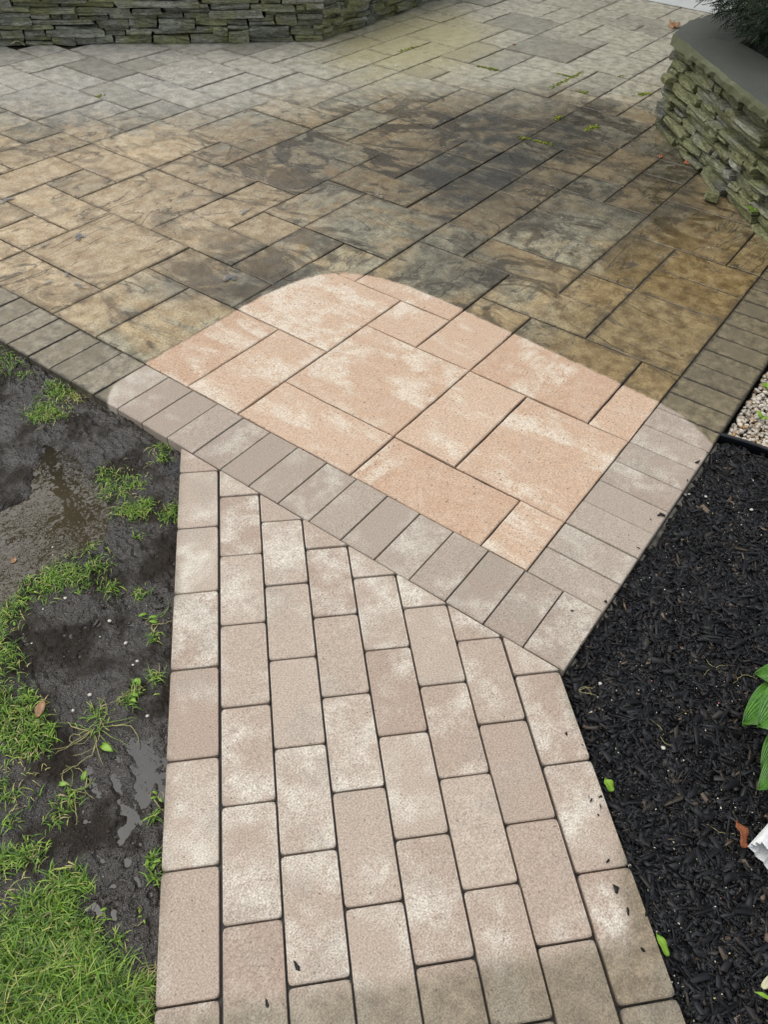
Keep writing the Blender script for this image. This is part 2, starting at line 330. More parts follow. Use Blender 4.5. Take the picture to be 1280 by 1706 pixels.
def mat_tint(name, stops, rough=0.5, spec=0.4, noise=None, trans=0.0):
    S = NT(name); t = S.n('Attribute', out=2, attribute_name='tint')
    rp = S.t.nodes.new('ShaderNodeValToRGB'); S.t.links.new(t, rp.inputs[0]); e = rp.color_ramp.elements
    while len(e) < len(stops): e.new(0.5)
    for k, (ps, c) in enumerate(stops): e[k].position = ps; e[k].color = (*c, 1)
    c = rp.outputs[0]
    if noise:
        n1 = S.noise(S.pos(), noise, 3, 0.6); c = S.mix(S.ss(n1, 0.4, 0.75, 0.0, 0.45), c, (0.06, 0.055, 0.05))
    return S.bsdf(Base_Color=c, Roughness=rough, Specular_IOR_Level=spec)
def mat_plain(name, c0, c1, scale=40, rough=0.5, bump=0.3, dist=0.004, spec=0.4, metallic=0.0):
    S = NT(name); p = S.n('TexCoord', out=3); n1 = S.noise(p, scale, 4, 0.65)
    return S.bsdf(Base_Color=S.mix(S.ss(n1, 0.3, 0.7), c0, c1), Roughness=rough, Specular_IOR_Level=spec, Metallic=metallic, Normal=S.bump(n1, bump, dist))
def mat_leaf(name, c0, c1, veins=0.0, rough=0.35, light=None):
    """leaf blade; generated x runs across, y along"""
    S = NT(name); m = S.math; g = S.n('TexCoord', out=2); x = S.t.nodes.new('ShaderNodeSeparateXYZ'); S.t.links.new(g, x.inputs[0])   # UV
    n1 = S.noise(S.n('TexCoord', out=3), 60, 3, 0.6); c = S.mix(S.ss(n1, 0.3, 0.7), c0, c1)
    d = m('ABSOLUTE', m('SUBTRACT', x.outputs[0], 0.5))
    mid = S.ss(d, 0.02, 0.05, 1.0, 0.0); c = S.mix(m('MULTIPLY', mid, 0.5), c, light or c1)
    nrm = S.bump(m('ADD', m('MULTIPLY', m('SINE', m('MULTIPLY', d, 75.0)), veins), m('MULTIPLY', n1, 0.2)), 0.6, 0.004)
    return S.bsdf(Base_Color=c, Roughness=rough, Normal=nrm, Specular_IOR_Level=0.5)
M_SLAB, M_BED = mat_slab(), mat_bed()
M_PAVER = mat_paver('border_paver', (0.36, 0.295, 0.24), (0.42, 0.36, 0.295), (0.60, 0.56, 0.48), 0.3)
M_WALK = mat_paver('walkway_paver', (0.40, 0.31, 0.245), (0.48, 0.40, 0.325), (0.70, 0.665, 0.575), 0.5)
M_STONE_L, M_STONE_R, M_CAP = mat_stone('slate_grey_green', 0.02, 1.25), mat_stone('slate_mossy', 0.08, 1.15), mat_cap()
M_MUD, M_WATER, M_MBED = mat_mud(), mat_water(), mat_mulchbed()
M_CHIP = mat_tint('black_wood_chip', [(0.0, (0.002, 0.002, 0.0024)), (0.6, (0.006, 0.0065, 0.008)), (0.90, (0.017, 0.019, 0.023)), (0.97, (0.035, 0.030, 0.024)), (1.0, (0.15, 0.11, 0.075))], 0.55, 0.4)
M_PEB = mat_tint('river_pebble', [(0.0, (0.62, 0.58, 0.50)), (0.35, (0.46, 0.40, 0.32)), (0.6, (0.66, 0.60, 0.50)), (0.8, (0.30, 0.27, 0.23)), (0.95, (0.48, 0.30, 0.12)), (1.0, (0.16, 0.15, 0.15))], 0.4, 0.45, 60)
M_GRASS = mat_tint('grass_blade', [(0.0, (0.030, 0.068, 0.010)), (0.45, (0.10, 0.205, 0.022)), (0.8, (0.21, 0.36, 0.04)), (0.92, (0.36, 0.40, 0.09)), (1.0, (0.40, 0.33, 0.18))], 0.45, 0.35)
M_BIT = mat_tint('fallen_bits', [(0.0, (0.70, 0.68, 0.60)), (0.6, (0.55, 0.50, 0.38)), (0.8, (0.40, 0.36, 0.12)), (0.95, (0.55, 0.18, 0.22)), (1.0, (0.05, 0.04, 0.03))], 0.6, 0.3)
M_NEEDLE = mat_tint('evergreen_needle', [(0.0, (0.006, 0.014, 0.006)), (0.6, (0.014, 0.034, 0.012)), (1.0, (0.035, 0.065, 0.022))], 0.5, 0.3)
M_FOL = mat_tint('broad_foliage', [(0.0, (0.015, 0.03, 0.008)), (0.6, (0.04, 0.075, 0.018)), (1.0, (0.08, 0.12, 0.03))], 0.5, 0.3)
M_SOIL = mat_plain('dark_soil', (0.012, 0.010, 0.008), (0.03, 0.025, 0.02), 60, 0.8, 1.0, 0.02)
M_BARK = mat_plain('bark', (0.04, 0.03, 0.022), (0.09, 0.07, 0.05), 30, 0.8, 1.0, 0.02)
M_CONC = mat_plain('rough_concrete', (0.06, 0.055, 0.042), (0.28, 0.265, 0.22), 18, 0.7, 1.0, 0.01)
M_BLACKP = mat_plain('black_plastic', (0.008, 0.009, 0.012), (0.014, 0.016, 0.02), 30, 0.28, 0.1)
M_WHITE = mat_plain('white_vinyl', (0.78, 0.83, 0.86), (0.84, 0.88, 0.90), 12, 0.35, 0.05)
M_WHITED = mat_plain('dirty_white_vinyl', (0.62, 0.64, 0.64), (0.80, 0.82, 0.82), 50, 0.4, 0.1)
M_SIDING = mat_plain('pale_siding', (0.5, 0.53, 0.55), (0.56, 0.59, 0.6), 12, 0.5, 0.1)
M_GLASS = mat_plain('dark_window_glass', (0.01, 0.012, 0.014), (0.016, 0.018, 0.02), 4, 0.03, 0.0)
M_MOSS = mat_tint('joint_moss', [(0.0, (0.07, 0.10, 0.012)), (0.6, (0.16, 0.20, 0.02)), (1.0, (0.28, 0.32, 0.05))], 0.8, 0.1)
def mat_film():
    S = NT('water_film'); fr = S.n('Fresnel', {'IOR': 2.4, 'Normal': S.bump(S.noise(S.pos(), 40, 2), 0.08, 0.004)}); t = S.t.nodes
    tr = t.new('ShaderNodeBsdfTransparent'); tr.inputs[0].default_value = (0.86, 0.85, 0.82, 1); gl = t.new('ShaderNodeBsdfGlossy'); gl.inputs['Roughness'].default_value = 0.02; mx = t.new('ShaderNodeMixShader')
    S.t.links.new(fr, mx.inputs[0]); S.t.links.new(tr.outputs[0], mx.inputs[1]); S.t.links.new(gl.outputs[0], mx.inputs[2]); S.t.links.new(mx.outputs[0], S.out.inputs[0]); return S.m
M_FILM = mat_film()
M_CRUMB = mat_tint('soil_crumb', [(0.0, (0.012, 0.010, 0.008)), (0.7, (0.045, 0.037, 0.028)), (0.95, (0.10, 0.085, 0.065)), (1.0, (0.34, 0.31, 0.26))], 0.5, 0.5)

# ------------------------------------------------------------------ paving
def clip(poly, n, c):
    """keep the side where n.p <= c"""
    out = []; L = len(poly)
    for i in range(L):
        a, b = poly[i], poly[(i + 1) % L]; da = a @ n - c; db = b @ n - c
        if da <= 0: out.append(a)
        if (da < 0) != (db < 0) and abs(da - db) > 1e-12: out.append(a + (b - a) * da / (da - db))
    return out
def area(poly):
    return 0.5 * sum(poly[i][0] * poly[(i + 1) % len(poly)][1] - poly[(i + 1) % len(poly)][0] * poly[i][1] for i in range(len(poly)))
def inset(poly, d):
    n = len(poly); out = poly
    for i in range(n):
        a, b = poly[i], poly[(i + 1) % n]; e = b - a; L = np.hypot(*e)
        if L < 1e-6: continue
        nr = np.array([e[1], -e[0]]) / L
        out = clip(out, nr, nr @ a - d)
    return out
def rounded(poly, r, seg=2):
    n = len(poly); out = []
    for i in range(n):
        p, a, b = poly[i], poly[i - 1], poly[(i + 1) % n]
        ua, ub = a - p, b - p; la, lb = np.hypot(*ua), np.hypot(*ub)
        k = min(r, 0.3 * la, 0.3 * lb); A, B = p + ua / la * k, p + ub / lb * k
        for s in range(seg + 1):
            t = s / seg; out.append((1 - t) ** 2 * A + 2 * t * (1 - t) * p + t * t * B)
    return out
def paving_piece(name, poly, mat, parent, gap=0.004, r=0.006, ch=0.003, depth=0.05, jit=0.0012, wob=0.0):
    poly = [np.array(p, float) for p in poly]
    if area(poly) < 0: poly = poly[::-1]
    poly = inset(poly, gap / 2)
    if len(poly) < 3 or abs(area(poly)) < 4e-4: return None
    if wob:
        q = []
        for i in range(len(poly)):                         # cast slabs have slightly wandering edges
            a, b = poly[i], poly[(i + 1) % len(poly)]; L = np.hypot(*(b - a)); k = max(1, int(L / 0.05)); nr = np.array([b[1] - a[1], a[0] - b[0]]) / max(L, 1e-6)
            for s in range(k): q.append(a + (b - a) * s / k - nr * (random.random() * wob if s else 0))
        rp = q
    else: rp = rounded(poly, r)
    c = np.mean(rp, 0); n = len(rp)
    tx, ty, dz = random.gauss(0, jit * 2), random.gauss(0, jit * 2), random.gauss(0, jit)
    ztop = lambda p: dz + (p[0] - c[0]) * tx + (p[1] - c[1]) * ty
    inner = [p + (c - p) / max(1e-6, np.hypot(*(c - p))) * ch * 1.3 for p in rp]
    v = [(p[0] - c[0], p[1] - c[1], -depth) for p in rp] + [(p[0] - c[0], p[1] - c[1], ztop(p) - ch) for p in rp] + [(p[0] - c[0], p[1] - c[1], ztop(p)) for p in inner]
    f = [tuple(range(2 * n, 3 * n))]
    for i in range(n):
        j = (i + 1) % n; f += [(i, j, n + j, n + i), (n + i, n + j, 2 * n + j, 2 * n + i)]
    return mesh(name, v, f, mat, parent, loc=(c[0], c[1], 0.0))
def sheet(name, poly, z, mat, parent=None):
    return mesh(name, [(p[0], p[1], z) for p in poly], [tuple(range(len(poly)))], mat, parent)

UNIT, J0, BW, SP = 0.2255, 0.145, 0.2217, 0.1132
_ik = ([0, 5, 8, 10, 12, 14, 16, 18, 20, 24, 27, 30], [0, 5.03, 8.09, 10.13, 12.23, 14.3, 16.37, 18.52, 20.58, 24.63, 27.7, 30.8])
_jk = ([-1, 0, 5, 7, 8, 10, 12, 14, 16, 18, 20, 23], [-0.643, 0, 5.02, 7.05, 8.1, 10.24, 12.3, 14.33, 16.36, 18.33, 20.3, 23.3])
gi = lambda k: float(np.interp(k, *_ik)) * UNIT
gj = lambda k: float(np.interp(k, *_jk)) * UNIT + J0
# grid cells covered by each slab: (x0, x1, y0, y1) in 9-inch modules
SLABS = [(0,2,7,8),(0,2,5,7),(0,2,4,5),(0,1,2,4),(1,3,2,4),(2,4,4,6),(3,4,3,4),(4,6,3,5),(3,5,2,3),(5,6,1,3),(3,5,0,2),(1,3,1,2),(0,1,0,2),(6,7,1,2),(7,9,1,2),(6,7,2,4),(4,5,5,6),(3,5,6,7),(2,3,6,8),(4,5,7,8),(5,7,7,8),(5,7,5,7),(6,7,4,5),(4,6,8,9),(3,4,7,9),(1,3,8,10),(0,1,8,10),(1,2,10,11),(2,3,10,12),(2,4,12,13),(3,4,11,12),(4,5,11,13),(5,7,11,13),(6,7,10,11),(5,6,9,11),(3,5,9,11),(3,5,13,14),(5,6,13,15),(6,7,13,14),(4,5,14,15),(7,9,10,12),(6,8,8,10),(7,8,6,8),(7,9,5,6),(7,9,4,5),(8,10,6,7),(9,11,7,9),(8,9,7,8),(8,9,8,10),(7,8,2,4),(0,1,-1,0),(1,3,-1,1),(3,5,-1,0),(5,7,-1,1),(7,8,-1,1),(8,9,-1,1),(10,12,11,13),(11,12,13,15),(9,11,14,16),(9,11,13,14),(10,11,10,11),(9,10,10,12),(8,10,12,13),(10,12,2,3),(11,13,3,4),(10,11,3,4),(7,8,16,18),(18,20,10,11),(18,19,6,8),(17,18,6,7),(15,17,7,9),(14,15,8,10),(17,18,7,9),(18,20,8,10),(19,20,6,8),(16,18,9,10),(15,16,9,11),(16,18,10,11),(12,13,12,14),(13,14,13,14),(17,19,11,13),(13,15,12,13),(12,14,11,12),(15,17,12,13),(14,16,11,12),(14,15,10,11),(12,14,8,9),(21,23,7,9),(21,23,9,10),(23,24,8,10),(22,24,10,11),(24,25,7,9),(20,21,8,10),(20,21,7,8),(12,14,9,11),(16,17,6,7),(11,12,15,16),(24,25,9,10),(20,21,6,7),(12,13,2,3),(6,7,14,15),(25,27,8,10),(8,9,13,15),(8,9,15,16),(7,8,13,14),(12,14,14,15),(19,20,11,13),(8,9,16,18),(19,20,13,14),(18,19,13,14),(20,21,12,13),(7,9,18,19),(5,7,15,17),(20,22,10,12),(13,15,6,8),(22,24,11,13),(24,26,10,12),(16,17,11,12),(8,10,2,4),(15,16,6,7),(6,7,17,19),(11,12,10,11),(23,24,7,8),(25,27,7,8),(12,14,15,16),(14,16,13,14),(16,18,13,14),(9,11,0,2),(11,13,0,2),(7,8,14,16),(16,18,5,6),(9,10,4,5),(10,12,4,5),(20,22,13,14),(13,15,2,4),(13,15,4,6),(8,9,19,20),(12,13,4,6),(10,11,16,17),(21,22,12,13),(21,23,6,7),(23,25,6,7),(18,20,4,6),(16,18,4,5),(9,11,9,10),(2,4,14,16),(11,13,6,8),(15,16,5,6),(4,5,15,16),(15,16,4,5),(20,22,4,6),(6,8,19,21),(22,24,13,15),(26,28,10,12),(11,13,16,18),(11,12,8,10),(14,16,14,16),(16,18,14,16),(24,26,12,14),(15,17,2,4),(13,15,0,2),(18,20,14,16),(20,22,14,16),(9,11,17,19),(26,28,12,14),(15,17,0,2),(13,15,16,18),(22,24,4,6),(15,17,16,18),(17,19,16,18),(19,21,16,18),(17,19,2,4),(19,21,2,4),(17,19,0,2),(21,23,2,4),(19,21,0,2),(21,23,0,2),(7,8,12,13),(22,24,15,17),(24,26,14,16),(26,28,14,16),(9,10,16,17),(24,26,16,18),(26,28,16,18),(24,26,4,6),(23,25,2,4),(23,25,0,2),(25,27,2,4),(25,27,0,2),(3,5,16,18),(11,13,18,20),(9,11,19,21),(13,15,18,20),(15,17,18,20),(17,19,18,20),(19,21,18,20),(26,28,4,6),(4,6,18,20),(5,6,17,18),(27,29,2,4),(27,29,0,2),(25,27,6,7),(22,24,17,19),(2,4,18,20),(1,3,16,18),(21,22,16,18),(28,30,4,6),(27,29,6,8),(27,29,8,10),(4,6,20,22),(2,4,20,22),(0,2,14,16),(0,2,11,13),(1,3,13,14),(6,8,21,23),(11,13,20,22),(13,15,20,22),(15,17,20,22),(17,19,20,22),(19,21,20,22),(24,26,18,20),(26,28,18,20),(9,11,21,23),(28,30,10,12),(28,30,12,14),(28,30,14,16),(28,30,16,18),(28,30,18,20),(21,23,19,21),(0,2,18,20),(0,2,20,22),(8,9,20,22),(21,22,18,19),(21,23,21,23),(23,25,20,22),(25,27,20,22),(27,29,20,22),(23,24,19,20),(0,1,16,18),(10,12,5,6),(10,11,6,7),(9,10,5,6),(11,13,22,23),(0,1,13,14),(8,9,22,23),(0,1,10,11),(4,6,22,23),(19,21,22,23),(29,30,2,4),(29,30,0,2),(29,30,20,22),(2,4,22,23),(17,19,22,23),(9,11,-1,0),(29,30,6,8),(29,30,8,10),(15,17,22,23),(13,15,22,23),(11,13,-1,0),(0,2,22,23),(23,25,22,23),(13,15,-1,0),(15,17,-1,0),(25,27,22,23),(17,19,-1,0),(19,21,-1,0),(27,29,22,23),(21,23,-1,0),(23,25,-1,0),(25,27,-1,0),(27,29,-1,0),(29,30,-1,0),(29,30,22,23)]
HOUSE_X = 6.33
LW = [np.array([1.45, 5.157]), np.array([3.382, 3.453]), np.array([5.70, 3.575])]     # left wall base line
RW = [np.array([5.0, 0.98]), np.array([3.41, 1.03]), np.array([1.45, -0.90])]       # right wall base line
def slab_visible(x0, x1, y0, y1):
    c = np.array([(x0 + x1) / 2, (y0 + y1) / 2])
    if x0 > HOUSE_X: return False
    d = LW[1] - LW[0]; s = d[0] * (c[1] - LW[0][1]) - d[1] * (c[0] - LW[0][0])
    if s > 0.30 and c[0] < LW[1][0]: return False
    if c[0] >= LW[1][0] and c[1] > 3.95: return False
    if c[0] > RW[1][0] and c[1] < 0.80: return False
    d = RW[2] - RW[1]; s = d[0] * (c[1] - RW[1][1]) - d[1] * (c[0] - RW[1][0])
    if c[0] <= RW[1][0] and s > 0.40 and c[0] > 1.5: return False
    return True
patio = sheet('patio', [(-0.01, -0.01), (HOUSE_X, -0.01), (HOUSE_X, 5.9), (-0.01, 5.9)], -0.0085, M_BED); tag(patio, kind='structure')
for (a, b, c, d) in SLABS:
    x0, x1, y0, y1 = gi(a), gi(b), gj(c), gj(d)
    if not slab_visible(x0, x1, y0, y1): continue
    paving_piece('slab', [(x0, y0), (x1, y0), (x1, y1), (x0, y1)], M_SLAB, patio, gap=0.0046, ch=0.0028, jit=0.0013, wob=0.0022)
# paver border: a soldier course along two sides
border = sheet('patio_border', [(-BW + .004, -BW + .004), (2.6, -BW + .004), (2.6, -.012), (-.012, -.012), (-.012, 3.0), (-BW + .004, 3.0)], -0.0105, M_BED); tag(border, kind='structure')
for k in range(-2, 27):
    j0, j1 = k * SP + 0.004, (k + 1) * SP + 0.004
    if k == -2: j0 = -BW
    paving_piece('paver', [(-BW, j0), (0, j0), (0, j1), (-BW, j1)], M_PAVER, border, gap=0.0032, r=0.003, ch=0.0022, jit=0.0010)
for k in range(0, 22):
    i0, i1 = k * SP, (k + 1) * SP
    paving_piece('paver', [(i0, -BW), (i1, -BW), (i1, 0), (i0, 0)], M_PAVER, border, gap=0.0032, r=0.003, ch=0.0022, jit=0.0010)
# walkway: eight courses in half bond, cut against the border
N0, N1 = -0.2762, 0.6344; CW = (N1 - N0) / 8
walk = sheet('walkway', [wk(N0 + .004, -.25)[:2], wk(N1 - .004, -.25)[:2], wk(N1 - .004, 0.80)[:2], (-BW - .002, -BW + .01), (-BW - .002, 1.02), wk(N0 + .004, 1.70)[:2]], -0.0135, M_BED); tag(walk, kind='structure')
ngapL = 0.0042
for c in range(8):
    base = 0.356 if c % 2 == 0 else 0.4695
    n0, n1 = N0 + c * CW, N0 + (c + 1) * CW
    if c == 0: n1 -= 0.0012
    if c == 1: n0 += 0.0012
    if c == 7: n0 += 0.0012
    if c == 6: n1 -= 0.0012
    for k in range(-3, 7):
        t0, t1 = base + k * 0.2262, base + (k + 1) * 0.2262
        poly = [wk(n0, t0)[:2], wk(n1, t0)[:2], wk(n1, t1)[:2], wk(n0, t1)[:2]]
        poly = clip(poly, np.array([1.0, 0.0]), -BW - 0.0005)
        if len(poly) < 3: continue
        paving_piece('paver', poly, M_WALK, walk, gap=ngapL, r=0.008, ch=0.002, depth=0.06, jit=0.0012)

# ------------------------------------------------------------------ ground sheets: big earth, mud, puddle, mulch, gravel
tag(sheet('ground', [(-40, -40), (60, -40), (60, 60), (-40, 60)], -0.16, M_SOIL), kind='structure')
def region(poly_px, z=0.0): return [px(x, y, z)[:2] for x, y in poly_px]
PUD = region([(-160, 900), (0, 845), (42, 822), (66, 780), (68, 738), (100, 752), (150, 795), (176, 870), (160, 905), (112, 930), (60, 955), (30, 975), (2, 1010), (-120, 1080)], -0.03)
FLAT = region([(-150, 640), (20, 650), (62, 690), (66, 780), (40, 822), (0, 842), (-150, 900)], -0.03)
CH1 = region([(262, 985), (284, 985), (282, 1040), (240, 1015)], -0.03)
CH2 = region([(215, 1230), (262, 1225), (262, 1300), (225, 1400), (190, 1400), (215, 1310)], -0.03)
CH3 = region([(225, 710), (245, 712), (300, 750), (296, 800), (280, 800), (283, 760)], -0.03)
def dist_in(X, Y, poly, soft):
    """0..1 soft membership"""
    acc = np.zeros_like(X)
    for dx, dy in ((0, 0), (1, 0), (-1, 0), (0, 1), (0, -1), (.7, .7), (-.7, .7), (.7, -.7), (-.7, -.7)):
        acc += inpoly(X + dx * soft, Y + dy * soft, poly)
    return acc / 9
GRASS_PX = [  # (polygon in photo pixels, density, height)
    [(-140, 1010), (12, 1040), (42, 1090), (58, 1150), (92, 1180), (100, 1225), (84, 1290), (60, 1340), (30, 1375), (-140, 1400)],
    [(-140, 1405), (20, 1420), (70, 1418), (98, 1450), (118, 1490), (142, 1545), (172, 1580), (205, 1640), (248, 1662), (254, 1760), (-140, 1800)],
]
GP = [region(g, -0.02) for g in GRASS_PX]
def mud_h(X, Y):
    n, t = to_nt(np.stack([X, Y], -1))
    u = (X * 0.94 - Y * 0.34); v = (X * 0.34 + Y * 0.94)              # rake direction
    ru = u + 0.012 * fbm(X * 30, Y * 30, 2); rv = v + 0.012 * fbm(X * 30 + 9, Y * 30 + 50, 2)
    rd = 1 - 2 * np.abs(fbm(ru * 52, rv * 24 + 9, 2)) ; rd2 = 1 - 2 * np.abs(fbm(ru * 95 + 40, rv * 60, 2))
    h = -0.0275 + 0.012 * fbm(n * 5 + 3, t * 5, 3) + (0.0085 * (rd - .4) + 0.0045 * (rd2 - .4)) * np.clip(0.75 + 1.1 * fbm(n * 7, t * 7 + 40, 2), .15, 1.4) + 0.003 * fbm(n * 130, t * 130, 2)
    wx, wy = 0.045 * fbm(X * 14, Y * 14, 3), 0.045 * fbm(X * 14 + 31, Y * 14 + 7, 3); X0, Y0 = X, Y; X, Y = X + wx, Y + wy
    pu = dist_in(X, Y, PUD, 0.02); fl = dist_in(X, Y, FLAT, 0.02)
    h = h * (1 - pu) + pu * (-0.052 + 0.010 * fbm(n * 18, t * 18, 3))
    h = h * (1 - fl) + fl * (-0.026 + 0.004 * fbm(u * 70, v * 30, 3))
    for c in (CH1, CH2, CH3):
        k = dist_in(X, Y, c, 0.012); h = h - k * 0.0065
    for g in GP: h = h + dist_in(X, Y, g, 0.02) * 0.010
    edge = np.clip((n - (N0 - 0.02)) / 0.02, 0, 1); h = h - edge * 0.004
    inside = (n > N0 + 0.01) | (X0 > -BW + 0.01)
    return np.where(inside, -0.07, np.clip(h, -0.08, -0.002))
def grid(name, P0, du, dv, nu, nv, hf, mat, smooth=True):
    A, B = np.meshgrid(np.arange(nu), np.arange(nv), indexing='ij')
    X = P0[0] + A * du[0] + B * dv[0]; Y = P0[1] + A * du[1] + B * dv[1]; Z = hf(X, Y)
    V = np.stack([X, Y, Z], -1).reshape(-1, 3); I = (A * nv + B)
    F = np.stack([I[:-1, :-1], I[1:, :-1], I[1:, 1:], I[:-1, 1:]], -1).reshape(-1, 4)
    return fastmesh(name, V, F, mat, smooth=smooth)
s5 = 0.0042
mud = grid('mud', wk(-1.75, 0.0)[:2], WN * s5, WT * s5, int(1.5 / s5), int(2.75 / s5), mud_h, M_MUD); tag(mud, kind='structure')
WATER_Z = -0.0335
pud = sheet('puddle', [wk(-1.74, 0.0)[:2], wk(N0 + .004, 0.0)[:2], wk(N0 + .004, 1.69)[:2], (-BW + .004, 1.05), (-BW + .004, 3.1), wk(-1.74, 2.7)[:2]], WATER_Z, M_WATER); tag(pud, kind='structure')

A2Y = -BW
EDG0, EDG1 = px(1200, 726, -0.01)[:2], px(1330, 768, -0.01)[:2]       # black plastic edging between mulch and gravel
def mulch_h(X, Y):
    n, t = to_nt(np.stack([X, Y], -1))
    h = -0.040 + 0.030 * fbm(X * 5, Y * 5, 3) + 0.012 * fbm(X * 30, Y * 30, 2)
    dist = np.minimum(n - N1, 10); d2 = np.where(X > -BW, A2Y - Y, 10); dd = np.minimum(np.abs(dist), np.abs(d2))
    h = h - 0.004 * np.exp(-(dd / 0.025) ** 2)
    inside = (n < N1 - 0.01) & (X < -BW + .02) | ((Y > A2Y + 0.01) & (X > -BW + .01))
    return np.where(inside, -0.09, h)
mb = grid('mulch_bed', np.array([-1.35, -1.6]), np.array([0.008, 0]), np.array([0, 0.008]), int(2.32 / .008), int(1.6 / .008), mulch_h, M_MBED); tag(mb, kind='structure')
ev = (EDG1 - EDG0) / np.hypot(*(EDG1 - EDG0)); en = np.array([-ev[1], ev[0]])
if en[0] < 0: en = -en                                                 # points to the gravel side
def scatter(nmax, poly, test):
    p = np.array(poly); lo, hi = p.min(0), p.max(0)
    q = rng.random((nmax, 2)) * (hi - lo) + lo; k = inpoly(q[:, 0], q[:, 1], poly) & test(q[:, 0], q[:, 1]); return q[k]
def not_paved(X, Y):
    n, t = to_nt(np.stack([X, Y], -1)); return ~(((n < N1 + 0.006) & (X < -BW + .03)) | ((Y > A2Y - 0.008) & (X > -BW - .02)))
MUL = region([(930, 1060), (1215, 690), (1420, 760), (1420, 1800), (1150, 1800)])
q = scatter(120000, MUL, lambda X, Y: not_paved(X, Y) & (((X - EDG0[0]) * en[0] + (Y - EDG0[1]) * en[1]) < -0.012))
haunch_d = np.where(q[:, 0] > -BW, A2Y - q[:, 1], 9)
keep = (haunch_d > -0.010 + 0.055 * (vnoise(q[:, 0] * 8, q[:, 1] * 0 + 3)) + 0.02 * np.clip(q[:, 0] - .5, 0, .5)); q = q[keep]
q = q[rng.permutation(len(q))[:34000]]
def chips(q, zf, Lm, mat, name, wr=(0.07, 0.40), th=(0.0012, 0.0045), tilt=0.5):
    n = len(q); L = np.clip(rng.lognormal(math.log(Lm), 0.62, n), 0.003, 0.085); Wd = L * rng.uniform(*wr, n); Wd = np.clip(Wd, 0.0012, 0.014); T = rng.uniform(*th, n)
    yaw = rng.uniform(0, 6.283, n); pit = rng.normal(0, tilt * 0.6, n); rol = rng.normal(0, tilt, n)
    c = np.array([[-1, -1, -1], [1, -1, -1], [1, 1, -1], [-1, 1, -1], [-1, -1, 1], [1, -1, 1], [1, 1, 1], [-1, 1, 1]]) * 0.5
    V = np.repeat(c[None], n, 0) * np.stack([L, Wd, T], -1)[:, None, :]
    V[:, :, 1] *= np.where(V[:, :, 0] > 0, rng.uniform(0.3, 1.0, (n, 1)), 1.0); V[:, :, 0] += V[:, :, 1] * rng.uniform(-1, 1, (n, 1))
    V[:, :, 2] += (V[:, :, 0] / L[:, None]) ** 2 * rng.normal(0, 0.004, (n, 1))
    cr, sr = np.cos(rol)[:, None], np.sin(rol)[:, None]; V[:, :, 1], V[:, :, 2] = V[:, :, 1] * cr - V[:, :, 2] * sr, V[:, :, 1] * sr + V[:, :, 2] * cr
    cr, sr = np.cos(pit)[:, None], np.sin(pit)[:, None]; V[:, :, 0], V[:, :, 2] = V[:, :, 0] * cr - V[:, :, 2] * sr, V[:, :, 0] * sr + V[:, :, 2] * cr
    cr, sr = np.cos(yaw)[:, None], np.sin(yaw)[:, None]; V[:, :, 0], V[:, :, 1] = V[:, :, 0] * cr - V[:, :, 1] * sr, V[:, :, 0] * sr + V[:, :, 1] * cr
    V[:, :, 0] += q[:, 0, None]; V[:, :, 1] += q[:, 1, None]; V[:, :, 2] += zf[:, None]
    f = np.array([[0, 3, 2, 1], [4, 5, 6, 7], [0, 1, 5, 4], [1, 2, 6, 5], [2, 3, 7, 6], [3, 0, 4, 7]])
    F = (f[None] + 8 * np.arange(n)[:, None, None]).reshape(-1, 4)
    return fastmesh(name, V.reshape(-1, 3), F, mat, col=np.repeat(rng.random(n), 6))
mc = chips(q, mulch_h(q[:, 0], q[:, 1]) + rng.uniform(0.0, 0.012, len(q)), 0.019, M_CHIP, 'bark_mulch')
q3 = q[rng.permutation(len(q))[:24000]] + rng.normal(size=(24000, 2)) * .004; q3 = q3[not_paved(q3[:, 0], q3[:, 1])]
qe = np.array([wk(N1 - abs(random.gauss(0, .03)), random.uniform(.2, .85))[:2] for k in range(14)] + [(random.uniform(-.15, .85), A2Y + abs(random.gauss(0, .03))) for k in range(12)])   # a few shreds strayed onto the paving
mf = chips(np.concatenate([q3, qe]), np.concatenate([mulch_h(q3[:, 0], q3[:, 1]) + rng.uniform(0.003, 0.013, len(q3)), np.full(len(qe), .003)]), 0.0065, M_CHIP, 'mulch_fines', wr=(.12, .9), tilt=.9)
tag(mf, 'fine black bark crumbs between the mulch shreds', 'mulch', kind='stuff')
tag(mc, 'black shredded bark mulch filling the bed right of the walkway', 'mulch', kind='stuff')

